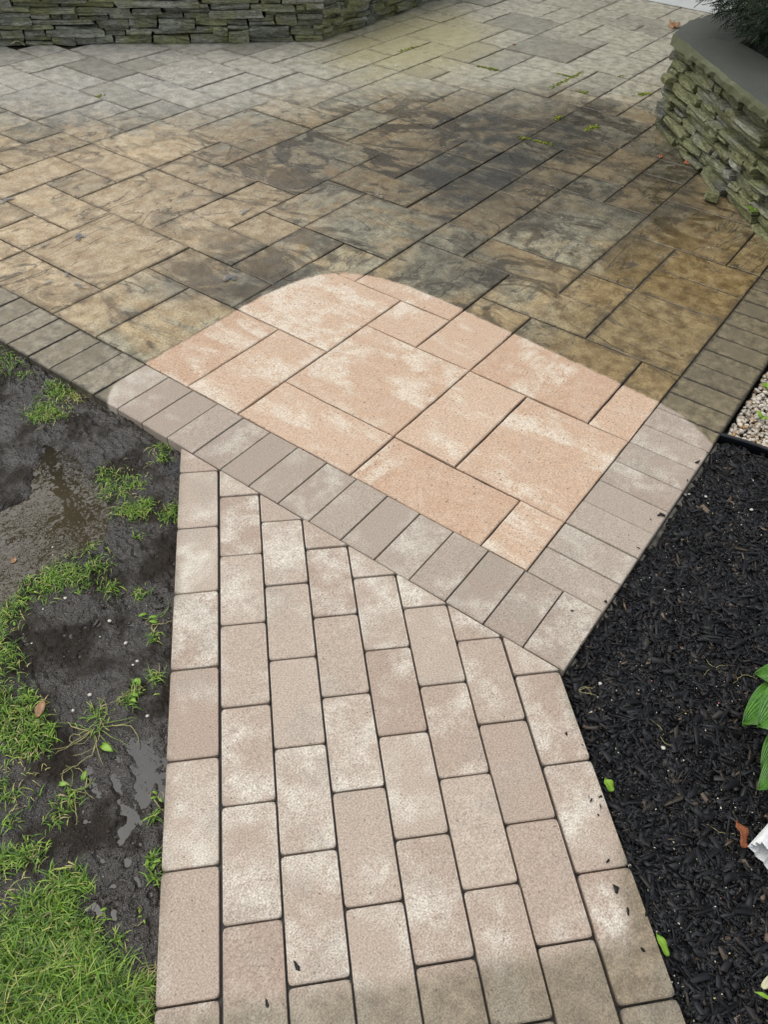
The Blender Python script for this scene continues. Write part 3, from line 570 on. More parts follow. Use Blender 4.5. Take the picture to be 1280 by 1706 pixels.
# gravel corner
import bmesh
def ico(sub):
    bm = bmesh.new(); bmesh.ops.create_icosphere(bm, subdivisions=sub, radius=1.0)
    v = np.array([x.co[:] for x in bm.verts]); f = np.array([[x.index for x in g.verts] for g in bm.faces]); bm.free(); return v, f
def pebbles(name, q, zf, smin, smax, mat, sub=2, cols=None):
    v, f = ico(sub); n = len(q); V = np.repeat(v[None], n, 0) * (1 + 0.10 * rng.normal(size=(n, len(v), 1)) * 0.5)
    s = rng.uniform(smin, smax, n); V *= np.stack([s, s * rng.uniform(0.6, 0.95, n), s * rng.uniform(0.45, 0.75, n)], -1)[:, None, :]
    y = rng.uniform(0, 6.28, n); cr, sr = np.cos(y)[:, None], np.sin(y)[:, None]
    rl = rng.normal(0, .4, n); c2, s2 = np.cos(rl)[:, None], np.sin(rl)[:, None]; V[:, :, 1], V[:, :, 2] = V[:, :, 1] * c2 - V[:, :, 2] * s2, V[:, :, 1] * s2 + V[:, :, 2] * c2
    V[:, :, 0], V[:, :, 1] = V[:, :, 0] * cr - V[:, :, 1] * sr, V[:, :, 0] * sr + V[:, :, 1] * cr
    V[:, :, 0] += q[:, 0, None]; V[:, :, 1] += q[:, 1, None]; V[:, :, 2] += (zf + s * 0.3)[:, None]
    F = (f[None] + len(v) * np.arange(n)[:, None, None]).reshape(-1, 3)
    return fastmesh(name, V.reshape(-1, 3), F, mat, smooth=True, col=np.repeat(rng.random(n) if cols is None else cols, len(f)))
GRV = [EDG0 + en * .005 + ev * -0.02, EDG1 + ev * 0.3, np.array([2.4, -0.9]), np.array([2.2, A2Y - .006]), np.array([0.95, A2Y - .006])]
tag(sheet('gravel_bed', GRV, -0.045, M_SOIL), kind='structure')
GRS = region([(1195, 735), (1290, 570), (1360, 600), (1340, 790)])
qg = scatter(14000, GRS, lambda X, Y: (Y < A2Y - 0.012) & (((X - EDG0[0]) * en[0] + (Y - EDG0[1]) * en[1]) > 0.008))[:1500]
pb = pebbles('pea_gravel', qg, np.full(len(qg), -0.043) + rng.uniform(0, 0.018, len(qg)), 0.004, 0.0105, M_PEB)
tag(pb, 'cream and white pea gravel beside the right paver border', 'gravel', kind='stuff')

# thin water left standing on the unwashed slabs
def film(x, y, r, asp, rot):
    c = px(x, y, .004); ph = random.random() * 60; n = 64; pts = []
    for k in range(n):
        a = 6.2832 * k / n; rr = r * 0.8 * max(0.12, 1 + 1.9 * float(fbm(np.array(math.cos(a) * 2.6 + ph), np.array(math.sin(a) * 2.6 + ph), 3))); u, v = math.cos(a) * rr, math.sin(a) * rr * asp
        pts.append((c[0] + u * math.cos(rot) - v * math.sin(rot), c[1] + u * math.sin(rot) + v * math.cos(rot)))
    tag(sheet('water_film', pts, 0.0042, M_FILM), kind='structure')
for a in [(133, 393, .035, .5, .3), (112, 458, .022, .35, 1.2), (130, 474, .035, .25, 1.4), (75, 408, .04, .3, .1), (80, 470, .02, .6, 0), (386, 462, .03, .7, .4), (410, 352, .045, .25, .2), (12, 332, .05, .4, .2)]: film(*a)

# crumbs of soil on the mud
MUDP = region([(-60, 640), (60, 600), (240, 715), (296, 770), (285, 1000), (262, 1500), (250, 1650), (150, 1600), (60, 1450), (90, 1200), (-60, 1000)], -.02)
qc = scatter(9000, MUDP, lambda X, Y: (fbm(X * 8 + 3, Y * 8, 3) > -0.05)); nn_, tt_ = to_nt(qc); qc = qc[(nn_ < N0 - .006) & (qc[:, 0] < -BW - .006)]; hc_ = mud_h(qc[:, 0], qc[:, 1]); qc, hc_ = qc[hc_ > -0.036], hc_[hc_ > -0.036]
cb = pebbles('soil_crumbs', qc, hc_ - .0005, 0.0008, 0.0036, M_CRUMB, sub=1); tag(cb, 'crumbs of wet soil and grit lying on the mud', 'soil', kind='stuff')

# ------------------------------------------------------------------ dry-stacked stone walls
def stone_meshes(mat, n=14):
    out = []
    for k in range(n):
        bm = bmesh.new(); bmesh.ops.create_cube(bm, size=1.0); bmesh.ops.subdivide_edges(bm, edges=bm.edges[:], cuts=2, use_grid_fill=True)
        ph = rng.random(6) * 50
        for v in bm.verts:
            x, y, z = v.co
            e = sorted((abs(x), abs(y), abs(z)))
            rnd_ = 1.0 - (0.025 if e[1] > 0.45 else 0.0) - (0.03 if e[0] > 0.45 else 0.0)
            j = lambda a: float(vnoise(np.array(x * 2.6 + ph[a]), np.array(z * 2.2 + y * 1.7 + ph[a + 1])))
            v.co = Vector((x * rnd_ + 0.09 * j(0), y * rnd_ + 0.13 * j(1), z * (1 - (0.04 if e[1] > 0.45 else 0)) + 0.22 * j(2) + x * 0.30 * float(rng.normal() * 0 + (ph[3] / 50 - 0.5))))
        me = bpy.data.meshes.new('stone'); bm.to_mesh(me); bm.free(); me.materials.append(mat); out.append(me)
    return out
def pack(L, H, lmin, lmax, hmin, hmax):
    """stack stones from the ground up on a 1 cm skyline; returns (s0, s1, z0, z1)"""
    n = int(L / 0.01); sk = np.zeros(n); out = []
    while sk.min() < H - 0.004:
        z = sk.min(); i = int(np.argmin(sk)); j = i
        while j < n and abs(sk[j] - z) < 1e-6: j += 1
        w = (j - i) * 0.01; l = random.uniform(lmin, lmax) * (0.5 if random.random() < 0.3 else 1)
        if w - l < 0.05: l = w
        k = max(1, int(round(l / 0.01)));
        if w > l and random.random() < 0.0: i = j - k
        h = random.uniform(hmin, hmax) * (1.6 if random.random() < 0.10 else 1)
        if l < 0.05: h = min(h, 0.03)
        if z + h > H - 0.012: h = H - z
        nb = [sk[x] for x in (i - 1, i + k) if 0 <= x < n and sk[x] > z + 0.008]
        for b in nb:
            if abs(z + h - b) < 0.016: h = b - z
        if nb and k <= 4: h = min(nb) - z
        h = max(0.004, min(h, H - z) if z < H else h)
        out.append((i * .01, (i + k) * .01, z, z + h)); sk[i:i + k] = z + h
    return out
def wall_face(root, p0, p1, H, metes, size, z0=0.0, batter=0.0, mat=None):
    d = p1 - p0; L = float(np.hypot(*d)); d = d / L; inn = np.array([-d[1], d[0]]); ang = math.atan2(d[1], d[0])
    for s0, s1, za, zb in pack(L, H, *size):
        me = random.choice(metes); o = bpy.data.objects.new('stone', me); link(o, root)
        dep = 0.17; pr = random.gauss(0.0, 0.017) ; sm = (s0 + s1) / 2; zm = (za + zb) / 2
        c = p0 + d * sm + inn * (dep / 2 + pr + batter * zm)
        o.location = (c[0], c[1], z0 + zm); o.rotation_euler = (random.gauss(0, .05), random.gauss(0, .012), ang + random.gauss(0, .035))
        o.scale = ((s1 - s0) * 0.985, dep, (zb - za) * 0.99)
    a, b = p0 + inn * 0.075, p1 + inn * 0.075; c, e = p1 + inn * 0.30, p0 + inn * 0.30
    v = [(*a, z0 - .05), (*b, z0 - .05), (*c, z0 - .05), (*e, z0 - .05), (*(a + inn * batter * H), z0 + H - 0.03), (*(b + inn * batter * H), z0 + H - 0.03), (*c, z0 + H - 0.03), (*e, z0 + H - 0.03)]
    mesh('core', v, [(0, 1, 5, 4), (1, 2, 6, 5), (2, 3, 7, 6), (3, 0, 4, 7), (4, 5, 6, 7), (0, 3, 2, 1)], M_SOIL, root)
def cap_stone(root, poly, z0, z1, mat, rough=0.012):
    """flagstone cap with a broken edge"""
    pts = []
    for i in range(len(poly)):
        a, b = np.array(poly[i], float), np.array(poly[(i + 1) % len(poly)], float); L = np.hypot(*(b - a)); k = max(1, int(L / 0.035)); nr = np.array([b[1] - a[1], a[0] - b[0]]) / L
        ph = random.random() * 90
        for s in range(k): pts.append(a + (b - a) * s / k + nr * (rough * 2.2 * float(fbm(np.array(s * .32 + ph), np.array(ph), 2)) * min(1, s, k - s)))
    n = len(pts); v = [(p[0] + random.gauss(0, .004), p[1] + random.gauss(0, .004), z0 + random.gauss(0, .004)) for p in pts]
    c = np.mean(pts, 0)
    mid = [p + (p - c) / np.hypot(*(p - c)) * (0.006 + 0.008 * float(vnoise(np.array(i_ * .9), np.array(3.3)))) for i_, p in enumerate(pts)]
    v += [(p[0], p[1], (z0 * .45 + z1 * .55) + random.gauss(0, .003)) for p in mid]
    v += [(p[0], p[1], z1 - random.uniform(.0, .002)) for p in pts]
    f = [tuple(range(2 * n, 3 * n)), tuple(range(n - 1, -1, -1))]
    for r in (0, 1):
        for i in range(n): j = (i + 1) % n; f.append((r * n + i, r * n + j, r * n + n + j, r * n + n + i))
    return mesh('cap_stone', v, f, mat, root)
SML, SMR = stone_meshes(M_STONE_L), stone_meshes(M_STONE_R)
wl = empty('stone_wall', (0, 0, 0)); tag(wl, 'grey slate dry-stacked retaining wall with a corner at the far left of the patio', 'wall')
wall_face(wl, LW[0], LW[1], 0.44, SML, (0.12, 0.42, 0.020, 0.050))
wall_face(wl, LW[1], LW[2], 0.44, SML, (0.12, 0.40, 0.022, 0.054))
def inw(p0, p1, w):
    d = (p1 - p0) / np.hypot(*(p1 - p0)); return np.array([-d[1], d[0]]) * w
i0, i1 = inw(LW[0], LW[1], 1), inw(LW[1], LW[2], 1); bis = (i0 + i1) / np.dot(i0 + i1, i0) if True else i0
def strip(p0, p1, a, b, f0, f1): return [p0 + a * f0, p1 + b * f0, p1 + b * f1, p0 + a * f1]
cap_stone(wl, strip(LW[0], LW[0] * .5 + LW[1] * .5 + np.array([.0, 0.]), i0, i0, -.03, .30), .445, .49, M_CAP)
cap_stone(wl, strip(LW[0] * .495 + LW[1] * .505, LW[1], i0, bis, -.03, .30), .445, .49, M_CAP)
cap_stone(wl, strip(LW[1], LW[1] * .5 + LW[2] * .5, bis, i1, -.03, .30), .445, .49, M_CAP)
cap_stone(wl, strip(LW[1] * .495 + LW[2] * .505, LW[2], i1, i1, -.03, .30), .445, .49, M_CAP)
tag(sheet('planting_bed', [LW[0] + i0 * .28, LW[1] + bis * .28, LW[2] + i1 * .28, np.array([5.7, 9.0]), np.array([1.45, 9.0])], 0.40, M_SOIL), kind='structure')

wr = empty('stone_wall', (0, 0, 0)); tag(wr, 'low mossy green dry-stacked planter wall with flagstone cap at the right of the patio', 'wall')
CZ0, CZ1 = 0.43, 0.478
wall_face(wr, RW[0], RW[1], CZ0, SMR, (0.10, 0.32, 0.024, 0.055))
wall_face(wr, RW[1], RW[2], CZ0, SMR, (0.09, 0.32, 0.018, 0.044))
C0 = np.array([3.395, 1.058]); C1 = np.array([2.95, 0.655]); C2 = np.array([2.52, 0.285]); C3 = np.array([1.42, -0.93])
in2 = inw(C0, C2, 1)
cap_stone(wr, [C0, C1 + np.array([.004, .004]), C2, C2 + in2 * .42, C0 + np.array([0.10, -0.32])], CZ0 - .004, CZ1, M_CAP, 0.013)
in3 = inw(C2, C3, 1)
cap_stone(wr, [C2 - np.array([.02, .02]), C3, C3 + in3 * .40, C2 + in2 * .41 - np.array([.02, .02])], CZ0 - .002, CZ1 - .004, M_CAP, 0.02)
cap_stone(wr, [np.array([3.425, 1.062]), np.array([3.54, 0.74]), np.array([4.0, 0.70]), np.array([4.28, 0.72]), np.array([4.22, 1.03]), np.array([4.03, 1.045]), np.array([3.84, 1.085]), np.array([3.70, 1.09])], CZ0, CZ1 - .007, M_CAP, 0.012)
cap_stone(wr, [np.array([4.30, 0.72]), np.array([6.3, 0.66]), np.array([6.3, .95]), np.array([4.25, 1.02])], CZ0, CZ1, M_CAP, 0.012)
tag(sheet('planter_soil', [np.array([6.33, .7]), np.array([3.50, 0.80]), RW[2] + in3 * .25, np.array([2.6, -2.2]), np.array([6.33, -2.2])], 0.425, M_SOIL), kind='structure')

# ------------------------------------------------------------------ house with sliding door (only its foot is in view)
def box(name, a, b, mat, parent=None, bev=0.0):
    x0, y0, z0 = a; x1, y1, z1 = b
    bm = bmesh.new(); bmesh.ops.create_cube(bm, size=1.0)
    for v in bm.verts: v.co = Vector((x0 + (v.co.x + .5) * (x1 - x0), y0 + (v.co.y + .5) * (y1 - y0), z0 + (v.co.z + .5) * (z1 - z0)))
    if bev: bmesh.ops.bevel(bm, geom=bm.edges[:], offset=bev, segments=2, affect='EDGES', profile=0.5)
    me = bpy.data.meshes.new(name); bm.to_mesh(me); bm.free(); me.materials.append(mat)
    o = bpy.data.objects.new(name, me); link(o, parent); return o
hs_ = empty('house', (HOUSE_X, 2.0, 0)); tag(hs_, 'house front with white sliding door sill at the far end of the patio', 'house')
hs_loc = np.array([HOUSE_X, 2.0, 0])
def hb(name, a, b, mat, parent=hs_, bev=0.0):
    a = np.array(a) - (hs_loc if parent is hs_ else 0); b = np.array(b) - (hs_loc if parent is hs_ else 0); return box(name, a, b, mat, parent, bev)
hb('wall', (6.45, 3.30, 0), (6.75, 6.0, 2.7), M_SIDING); hb('wall', (6.45, -3.0, 0), (6.75, 1.30, 2.7), M_SIDING); hb('wall', (6.45, 1.305, 2.15), (6.75, 3.295, 2.7), M_SIDING)
hb('door_sill', (6.34, 1.31, 0.0), (6.60, 3.29, 0.095), M_WHITE, bev=.006)
hb('door_frame', (6.48, 1.31, 0.096), (6.56, 1.40, 2.14), M_WHITE, bev=.004); hb('door_frame', (6.48, 3.20, 0.096), (6.56, 3.29, 2.14), M_WHITE, bev=.004); hb('door_frame', (6.48, 1.41, 2.05), (6.56, 3.19, 2.14), M_WHITE, bev=.004)
hb('mullion', (6.47, 1.93, 0.097), (6.55, 2.00, 2.045), M_WHITE, bev=.004)
hb('pane', (6.50, 1.41, 0.10), (6.52, 1.925, 2.045), M_GLASS); hb('pane', (6.50, 2.005, 0.10), (6.52, 3.19, 2.045), M_GLASS)

# ------------------------------------------------------------------ concrete haunch, plastic edging, downspout
def strip_mesh(name, pts, prof, mat, parent=None, smooth=False, closed=False):
    """sweep a profile of (offset along normal, z) along a list of (x, y) points"""
    V, F = [], []; n = 0
    for i, p in enumerate(pts):
        a = pts[max(0, i - 1)]; b = pts[min(len(pts) - 1, i + 1)]; d = (b - a) / np.hypot(*(b - a)); nr = np.array([d[1], -d[0]])
        pr = prof(i) if callable(prof) else prof; n = len(pr)
        for (o_, z) in pr: V.append((p[0] + nr[0] * o_, p[1] + nr[1] * o_, z))
    for i in range(len(pts) - 1):
        for k in range(n if closed else n - 1): k2 = (k + 1) % n; F.append((i * n + k, (i + 1) * n + k, (i + 1) * n + k2, i * n + k2))
    if closed: F += [tuple(range(n))[::-1], tuple(range((len(pts) - 1) * n, len(pts) * n))]
    return mesh(name, V, F, mat, parent, smooth)
hp = [np.array([-BW + 0.02 + 0.02 * k, A2Y + 0.001]) for k in range(int(1.12 / .02))]
def hprof(i):
    g = lambda a: float(vnoise(np.array(i * .31 + a), np.array(a * 3.3)))
    return [(0.002, -0.030 + .006 * g(1)), (0.012 + .006 * g(2), -0.034 + .006 * g(3)), (0.026 + .012 * g(4), -0.042 + .012 * g(5)), (0.05, -0.085), (0.0, -0.10)]
hc = strip_mesh('concrete_haunch', hp, hprof, M_CONC, closed=True); tag(hc, 'rough grey concrete haunch along the right paver border', 'edging')
ep = [EDG0 + ev * k * 0.02 + en * 0.006 * math.sin(k * .35) for k in range(-1, 14)]
circ = [(0.0065 * math.cos(a), -0.006 + 0.0065 * math.sin(a)) for a in np.linspace(-0.9, 4.04, 9)]
ed = strip_mesh('lawn_edging', ep, circ + [(-0.002, -0.06), (0.002, -0.06)], M_BLACKP, smooth=True, closed=True); tag(ed, 'black plastic edging between pea gravel and bark mulch', 'edging')

# downspout outlet: ribbed rectangular tube lying at the edge of the mulch
ds = empty('downspout', px(1262, 1440, -0.02)); tag(ds, 'white rectangular downspout outlet lying on the mulch', 'downspout')
def rect_tube(L, w, h, t):
    n = 10; V = []
    def sec(x, w_, h_):
        pts = []
        for k in range(4 * n):
            s, u = divmod(k, n); u = u / n
            c = [(-1, -1), (1, -1), (1, 1), (-1, 1)]; a, b = c[s], c[(s + 1) % 4]
            y, z = a[0] + (b[0] - a[0]) * u, a[1] + (b[1] - a[1]) * u
            rib = 0.004 * math.cos(u * 6 * math.pi) if 0.05 < u < .95 else 0
            pts.append((x, y * (w_ / 2 + (rib if abs(y) == 1 else 0)), z * (h_ / 2 + (rib if abs(z) == 1 else 0)) + h / 2))
        return pts
    m_ = 4 * n; V = sec(0, w, h) + sec(L, w, h) + sec(0, w - 2 * t, h - 2 * t) + sec(L, w - 2 * t, h - 2 * t); F = []
    for k in range(m_):
        k2 = (k + 1) % m_; F += [(k, k2, m_ + k2, m_ + k), (2 * m_ + k, 3 * m_ + k, 3 * m_ + k2, 2 * m_ + k2), (k, 2 * m_ + k, 2 * m_ + k2, k2), (m_ + k, m_ + k2, 3 * m_ + k2, 3 * m_ + k)]
    return V, F
V, F = rect_tube(0.45, 0.075, 0.055, 0.002); tb = mesh('tube', V, F, M_WHITED, ds); tb.rotation_euler = (math.radians(12), 0, 0)
V, F = rect_tube(0.03, 0.083, 0.062, 0.003); cl = mesh('collar', V, F, M_WHITE, ds); cl.location = (0.20, 0, -0.003); cl.rotation_euler = (math.radians(12), 0, 0)
_dd = px(1340, 1350)[:2] - px(1262, 1440)[:2]; ds.rotation_euler = (0, math.radians(-4), math.atan2(_dd[1], _dd[0]))
ds.location = Vector(px(1270, 1436, -0.02))

# ------------------------------------------------------------------ plants
def leaf_mesh(name, L, Wd, arch, mat, parent=None, cup=0.15, heart=0.25, nu=6, nv=10, wave=0.0, thick=0.0):
    """blade from the origin along +Y, with uv: u across, v along"""
    V, F, UV = [], [], []
    for j in range(nv + 1):
        v = j / nv; w = Wd * (math.sin(math.pi * min(1, v * (1 - heart * .5) + heart * .5) ** (0.8)) ** 0.8) * (1.0 if v < .98 else 0.02)
        for i in range(nu + 1):
            u = i / nu; s = u * 2 - 1
            y = L * (v - heart * 0.35 * abs(s) * max(0, 1 - v * 3))
            z = arch * L * (math.sin(v * 2.2) * 0.55 - 0.32 * v * v * 1.4) + cup * Wd * (abs(s) ** 1.5) * 0.5 + wave * Wd * math.sin(v * 9 + s * 2) * abs(s)
            V.append((s * w / 2, y, z)); UV.append((u, v))
    for j in range(nv):
        for i in range(nu): a = j * (nu + 1) + i; F.append((a, a + 1, a + nu + 2, a + nu + 1))
    o = mesh(name, V, F, mat, parent, True); me = o.data; ul = me.uv_layers.new(name='UVMap')
    for lp in me.loops: ul.data[lp.index].uv = UV[lp.vertex_index]
    md = o.modifiers.new('thick', 'SOLIDIFY'); md.thickness = thick or 0.0012
    return o
M_HOSTA = mat_leaf('hosta_leaf', (0.055, 0.17, 0.025), (0.10, 0.26, 0.035), veins=1.0, rough=0.28)
M_LEAFG = mat_leaf('fresh_leaf', (0.10, 0.24, 0.012), (0.20, 0.36, 0.02), rough=0.35, light=(0.45, 0.52, 0.12))
M_LEAFY = mat_leaf('yellow_leaf', (0.42, 0.44, 0.04), (0.52, 0.50, 0.10), rough=0.4)
M_LEAFP = mat_leaf('pale_leaf', (0.46, 0.45, 0.27), (0.56, 0.52, 0.36), rough=0.5)
M_LEAFB = mat_leaf('brown_leaf', (0.26, 0.13, 0.06), (0.36, 0.21, 0.11), rough=0.5)
M_LEAFR = mat_leaf('rust_leaf', (0.24, 0.075, 0.03), (0.32, 0.11, 0.045), rough=0.5)
M_STEM = mat_plain('green_stem', (0.12, 0.20, 0.04), (0.20, 0.28, 0.07), 40, 0.5, 0.2)
M_STRAW = mat_plain('straw_stem', (0.24, 0.24, 0.09), (0.38, 0.34, 0.16), 60, 0.6, 0.3)
def tube(name, pts, r0, r1, mat, parent=None, seg=6):
    V, F = [], []; pts = [np.array(p, float) for p in pts]; n = len(pts)
    for i, p in enumerate(pts):
        d = pts[min(n - 1, i + 1)] - pts[max(0, i - 1)]; d /= np.linalg.norm(d) + 1e-9; a = np.cross(d, [0.3, 0.2, 1.0]); a /= np.linalg.norm(a) + 1e-9; b = np.cross(d, a); r = r0 + (r1 - r0) * i / (n - 1)
        for k in range(seg): an = 6.2832 * k / seg; V.append(p + (a * math.cos(an) + b * math.sin(an)) * r)
    for i in range(n - 1):
        for k in range(seg): k2 = (k + 1) % seg; F.append((i * seg + k, i * seg + k2, (i + 1) * seg + k2, (i + 1) * seg + k))
    F += [tuple(range(seg))[::-1], tuple(range((n - 1) * seg, n * seg))]
    return mesh(name, V, F, mat, parent, True)
def place_leaf(o, base, direction, roll=0.0, pitch=0.0):
    yaw = math.atan2(direction[1], direction[0]) - math.pi / 2
    o.rotation_euler = (pitch, roll, yaw); o.location = base
# hosta at the right edge
hc0 = px(1345, 1215, -0.03); ho = empty('hosta_plant', hc0); tag(ho, 'green hosta with broad ribbed leaves at the right edge of the mulch bed', 'hosta')
for (tx, ty, tz, L, Wd, z0, arch) in [(1234, 1208, .055, .17, .135, .10, .35), (1258, 1128, .09, .12, .10, .12, .3), (1262, 1215, .12, .12, .12, .15, .4), (1266, 1285, .03, .10, .075, .07, .3), (1264, 1320, .02, .10, .06, .05, .3),
                              (1380, 1120, .1, .14, .10, .12, .3), (1420, 1230, .1, .15, .11, .12, .3), (1390, 1320, .06, .13, .09, .09, .3), (1330, 1090, .05, .12, .09, .09, .3)]:
    tip = px(tx, ty, tz); dr = tip[:2] - hc0[:2]; dn = dr / np.hypot(*dr); b = np.array([tip[0] - dn[0] * L * .95, tip[1] - dn[1] * L * .95, z0])
    lf = leaf_mesh('leaf', L, Wd, arch, M_HOSTA, ho, cup=0.2, heart=0.3, nu=8, nv=12)
    place_leaf(lf, Vector(b - hc0), dn, random.gauss(0, .15), math.atan2(tz - z0 - arch * L * 0.0, L) * 0.8)
    tube('stalk', [np.array([0, 0, 0]), (b - hc0) * np.array([.5, .5, .75]), b - hc0], .004, .003, M_STEM, ho)
# seedlings
def seedling(base, n, L, label, mat=M_LEAFG, up=0.02, Wr=0.5, a0=0.0):
    e = empty('weed_seedling', base); tag(e, label, 'weed')
    tube('stem', [(0, 0, 0), (0.002, 0.001, up)], .0012, .0009, M_STEM, e)
    for k in range(n):
        a = a0 + k * 6.283 / n + random.gauss(0, .2); lf = leaf_mesh('leaf', L * random.uniform(.8, 1.1), L * Wr, .4, mat, e, nu=4, nv=6); place_leaf(lf, (0.002, .001, up), (math.cos(a), math.sin(a)), 0, 0.35)
    return e
seedling(px(1253, 366, 0.02), 4, .055, 'bright green seedling at the foot of the mossy planter wall', up=.03)
seedling(px(1275, 650, -.03), 5, .022, 'small leafy weed among pea gravel nearest the patio slabs', Wr=.7, up=.012)
seedling(px(1265, 705, -.03), 2, .028, 'two-leaved seedling in the pea gravel by the plastic edging', up=.02, a0=1.2, Wr=.6)
# single leaves lying about
def fallen(name, x, y, z, L, Wd, mat, yaw, label, cat='leaf', arch=.25, roll=0.2, pitch=0.05, wave=.15):
    lf = leaf_mesh(name, L, Wd, arch, mat, None, wave=wave, nu=4, nv=12, heart=0.04); p = px(x, y, z); lf.location = Vector(p); lf.rotation_euler = (pitch, roll, yaw); tag(lf, label, cat); return lf
fallen('fallen_leaf', 1020, 1318, 0.002, .030, .022, M_LEAFG, -.6, 'bright green leaf on the mulch next to the walkway edge, upper of two')
fallen('fallen_leaf', 1113, 1592, 0.000, .040, .016, M_LEAFG, -.6, 'bright green curled leaf on the mulch by the walkway, lower of two')
fallen('fallen_leaf', 1270, 1645, -.02, .040, .016, M_LEAFP, -1.9, 'pale curled leaf on mulch near the bottom right corner')
fallen('fallen_leaf', 1290, 1668, -.02, .035, .008, M_LEAFG, .2, 'slim green leaf tip on mulch in the bottom right corner')
fallen('fallen_leaf', 1240, 1412, -.02, .055, .030, M_LEAFR, -.9, 'rust brown leaf lying beside the white downspout', arch=.4, roll=.5)
fallen('fallen_leaf', 62, 1195, -.004, .045, .018, M_LEAFB, -1.0, 'orange brown leaf lying on the grass', arch=.4)
fallen('fallen_leaf', 20, 938, -.032, .020, .013, M_LEAFB, -1.2, 'small tan leaf floating on the puddle')
fallen('fallen_leaf', 1120, 48, .004, .13, .09, M_LEAFB, -1.3, 'large dry brown leaf on the slabs by the planter cap', arch=.35, wave=.18)
fallen('fallen_leaf', 410, 68, .004, .06, .03, M_LEAFY, -.2, 'bright yellow green leaf propped at the foot of the slate wall', pitch=1.2)
fallen('fallen_leaf', 42, 76, .003, .09, .035, M_LEAFP, .9, 'pale dry leaf against the slate wall at far left', arch=.5)
fallen('fallen_leaf', 1100, 264, .004, .05, .02, M_LEAFR, -1.3, 'small rust leaf on the slabs by the mossy wall, left of two')
fallen('fallen_leaf', 1140, 273, .004, .05, .03, M_LEAFR, -2.2, 'rust orange leaf tucked under the mossy wall, right of two')
fallen('fallen_leaf', 860, 76, .003, .028, .02, M_LEAFR, .4, 'tiny red leaf on the pale far slabs')
# broken stone by the wall, loose white pebbles, bark crumbs
sb = bpy.data.objects.new('stone_chunk', SMR[3].copy()); link(sb); sb.location = Vector(px(1186, 326, .02)); sb.scale = (.11, .06, .035); sb.rotation_euler = (.1, .15, .3); tag(sb, 'loose broken stone on the slabs against the mossy wall', 'stone')
M_WPEB = mat_plain('white_pebble', (0.45, 0.42, 0.36), (0.68, 0.66, 0.60), 90, 0.5, 0.3)
def pebble(x, y, z, r, label, group=None, mat=None):
    v, f = ico(2); v = v * np.array([r, r * .8, r * .6]) * (1 + rng.normal(size=(len(v), 1)) * .04); o = mesh('white_pebble', v, [tuple(map(int, t)) for t in f], mat or M_WPEB, None, True); p = px(x, y, z); o.location = (p[0], p[1], z + r * .4); o.rotation_euler = (0, 0, random.random() * 6); tag(o, label, 'pebble', group); return o
pebble(351, 124, .0, .016, 'white pebble on the grey slabs in front of the slate wall')
pebble(660, 112, 0., .010, 'small white pebble on the middle of the far slabs')
for (x, y) in [(88, 912), (88, 925), (183, 1035), (210, 1072), (229, 1102), (222, 1108), (246, 1193), (223, 1179), (150, 1158), (109, 997), (72, 1015), (167, 1061), (130, 692), (53, 1072), (122, 1184)]:
    P0 = px(x, y, -.02); hz = float(max(WATER_Z, mud_h(np.array([P0[0]]), np.array([P0[1]]))[0])); pebble(x, y, hz, random.uniform(.002, .0055), 'little white pebble lying on the wet mud', 'white pebbles on the mud')
for (x, y) in [(1252, 850), (1148, 824), (1176, 828), (1105, 1246), (1258, 1290), (1142, 825), (1000, 1140)]:
    P0 = px(x, y, -.03); pebble(x, y, float(mulch_h(np.array([P0[0]]), np.array([P0[1]]))[0]) + .012, random.uniform(.004, .006), 'little white pebble lying on the black mulch', 'white pebbles on the mulch')
def crumb(x, y, L, W_, yaw, label):
    o = mesh('bark_crumb', [(0, 0, 0), (L * .3, W_, 0), (L, W_ * .4, .001), (L * .8, -W_ * .3, 0), (L * .3, -W_ * .7, 0), (L * .15, 0, .003), (L * .6, W_ * .1, .004)], [(0, 4, 5), (0, 5, 1), (1, 5, 6), (1, 6, 2), (2, 6, 3), (3, 6, 5), (3, 5, 4), (0, 1, 2, 3, 4)], M_BLACKP)
    p = px(x, y, .001); o.location = Vector(p); o.rotation_euler = (0, 0, yaw); tag(o, label, 'bark'); return o
crumb(500, 1618, .022, .005, 1.2, 'black bark crumb on the second inner paver course near the bottom')
crumb(447, 1680, .017, .005, .9, 'black bark crumb lying on the walkway at the bottom edge')

# grass, weeds
def blades(name, q, L, zf, mat, lean=0.55, Wd=(0.0011, 0.0030), cols=None):
    n = len(q); yaw = rng.uniform(0, 6.283, n); b = np.stack([np.cos(yaw), np.sin(yaw)], -1); w = rng.uniform(*Wd, n); ln = np.abs(rng.normal(lean, 0.35, n)) + .1; segs = 4
    V = np.zeros((n, (segs + 1) * 2, 3)); side = np.stack([-b[:, 1], b[:, 0]], -1)
    for s in range(segs + 1):
        t = s / segs; ang = ln * (0.35 + 1.3 * t); hx = L * (np.sin(np.clip(ang, 0, 1.9)) * t * .8); hz = L * t * np.cos(np.clip(ang, 0, 1.75)) * (1 - .25 * t)
        ww = w * (1 - t ** 2.2) * .5 + 0.00015
        for k, sg in enumerate((-1, 1)):
            V[:, s * 2 + k, :2] = q + b * hx[:, None] + side * (sg * ww)[:, None]; V[:, s * 2 + k, 2] = zf + hz
    f = np.array([[2 * s, 2 * s + 1, 2 * s + 3, 2 * s + 2] for s in range(segs)])
    F = (f[None] + V.shape[1] * np.arange(n)[:, None, None]).reshape(-1, 4)
    c = rng.beta(1.3, 1.2, n) * .87 if cols is None else cols; c = np.where(rng.random(n) < 0.10, rng.uniform(.88, 1, n), c)
    return fastmesh(name, V.reshape(-1, 3), F, mat, smooth=True, col=np.repeat(c, segs))
qs, Ls = [], []
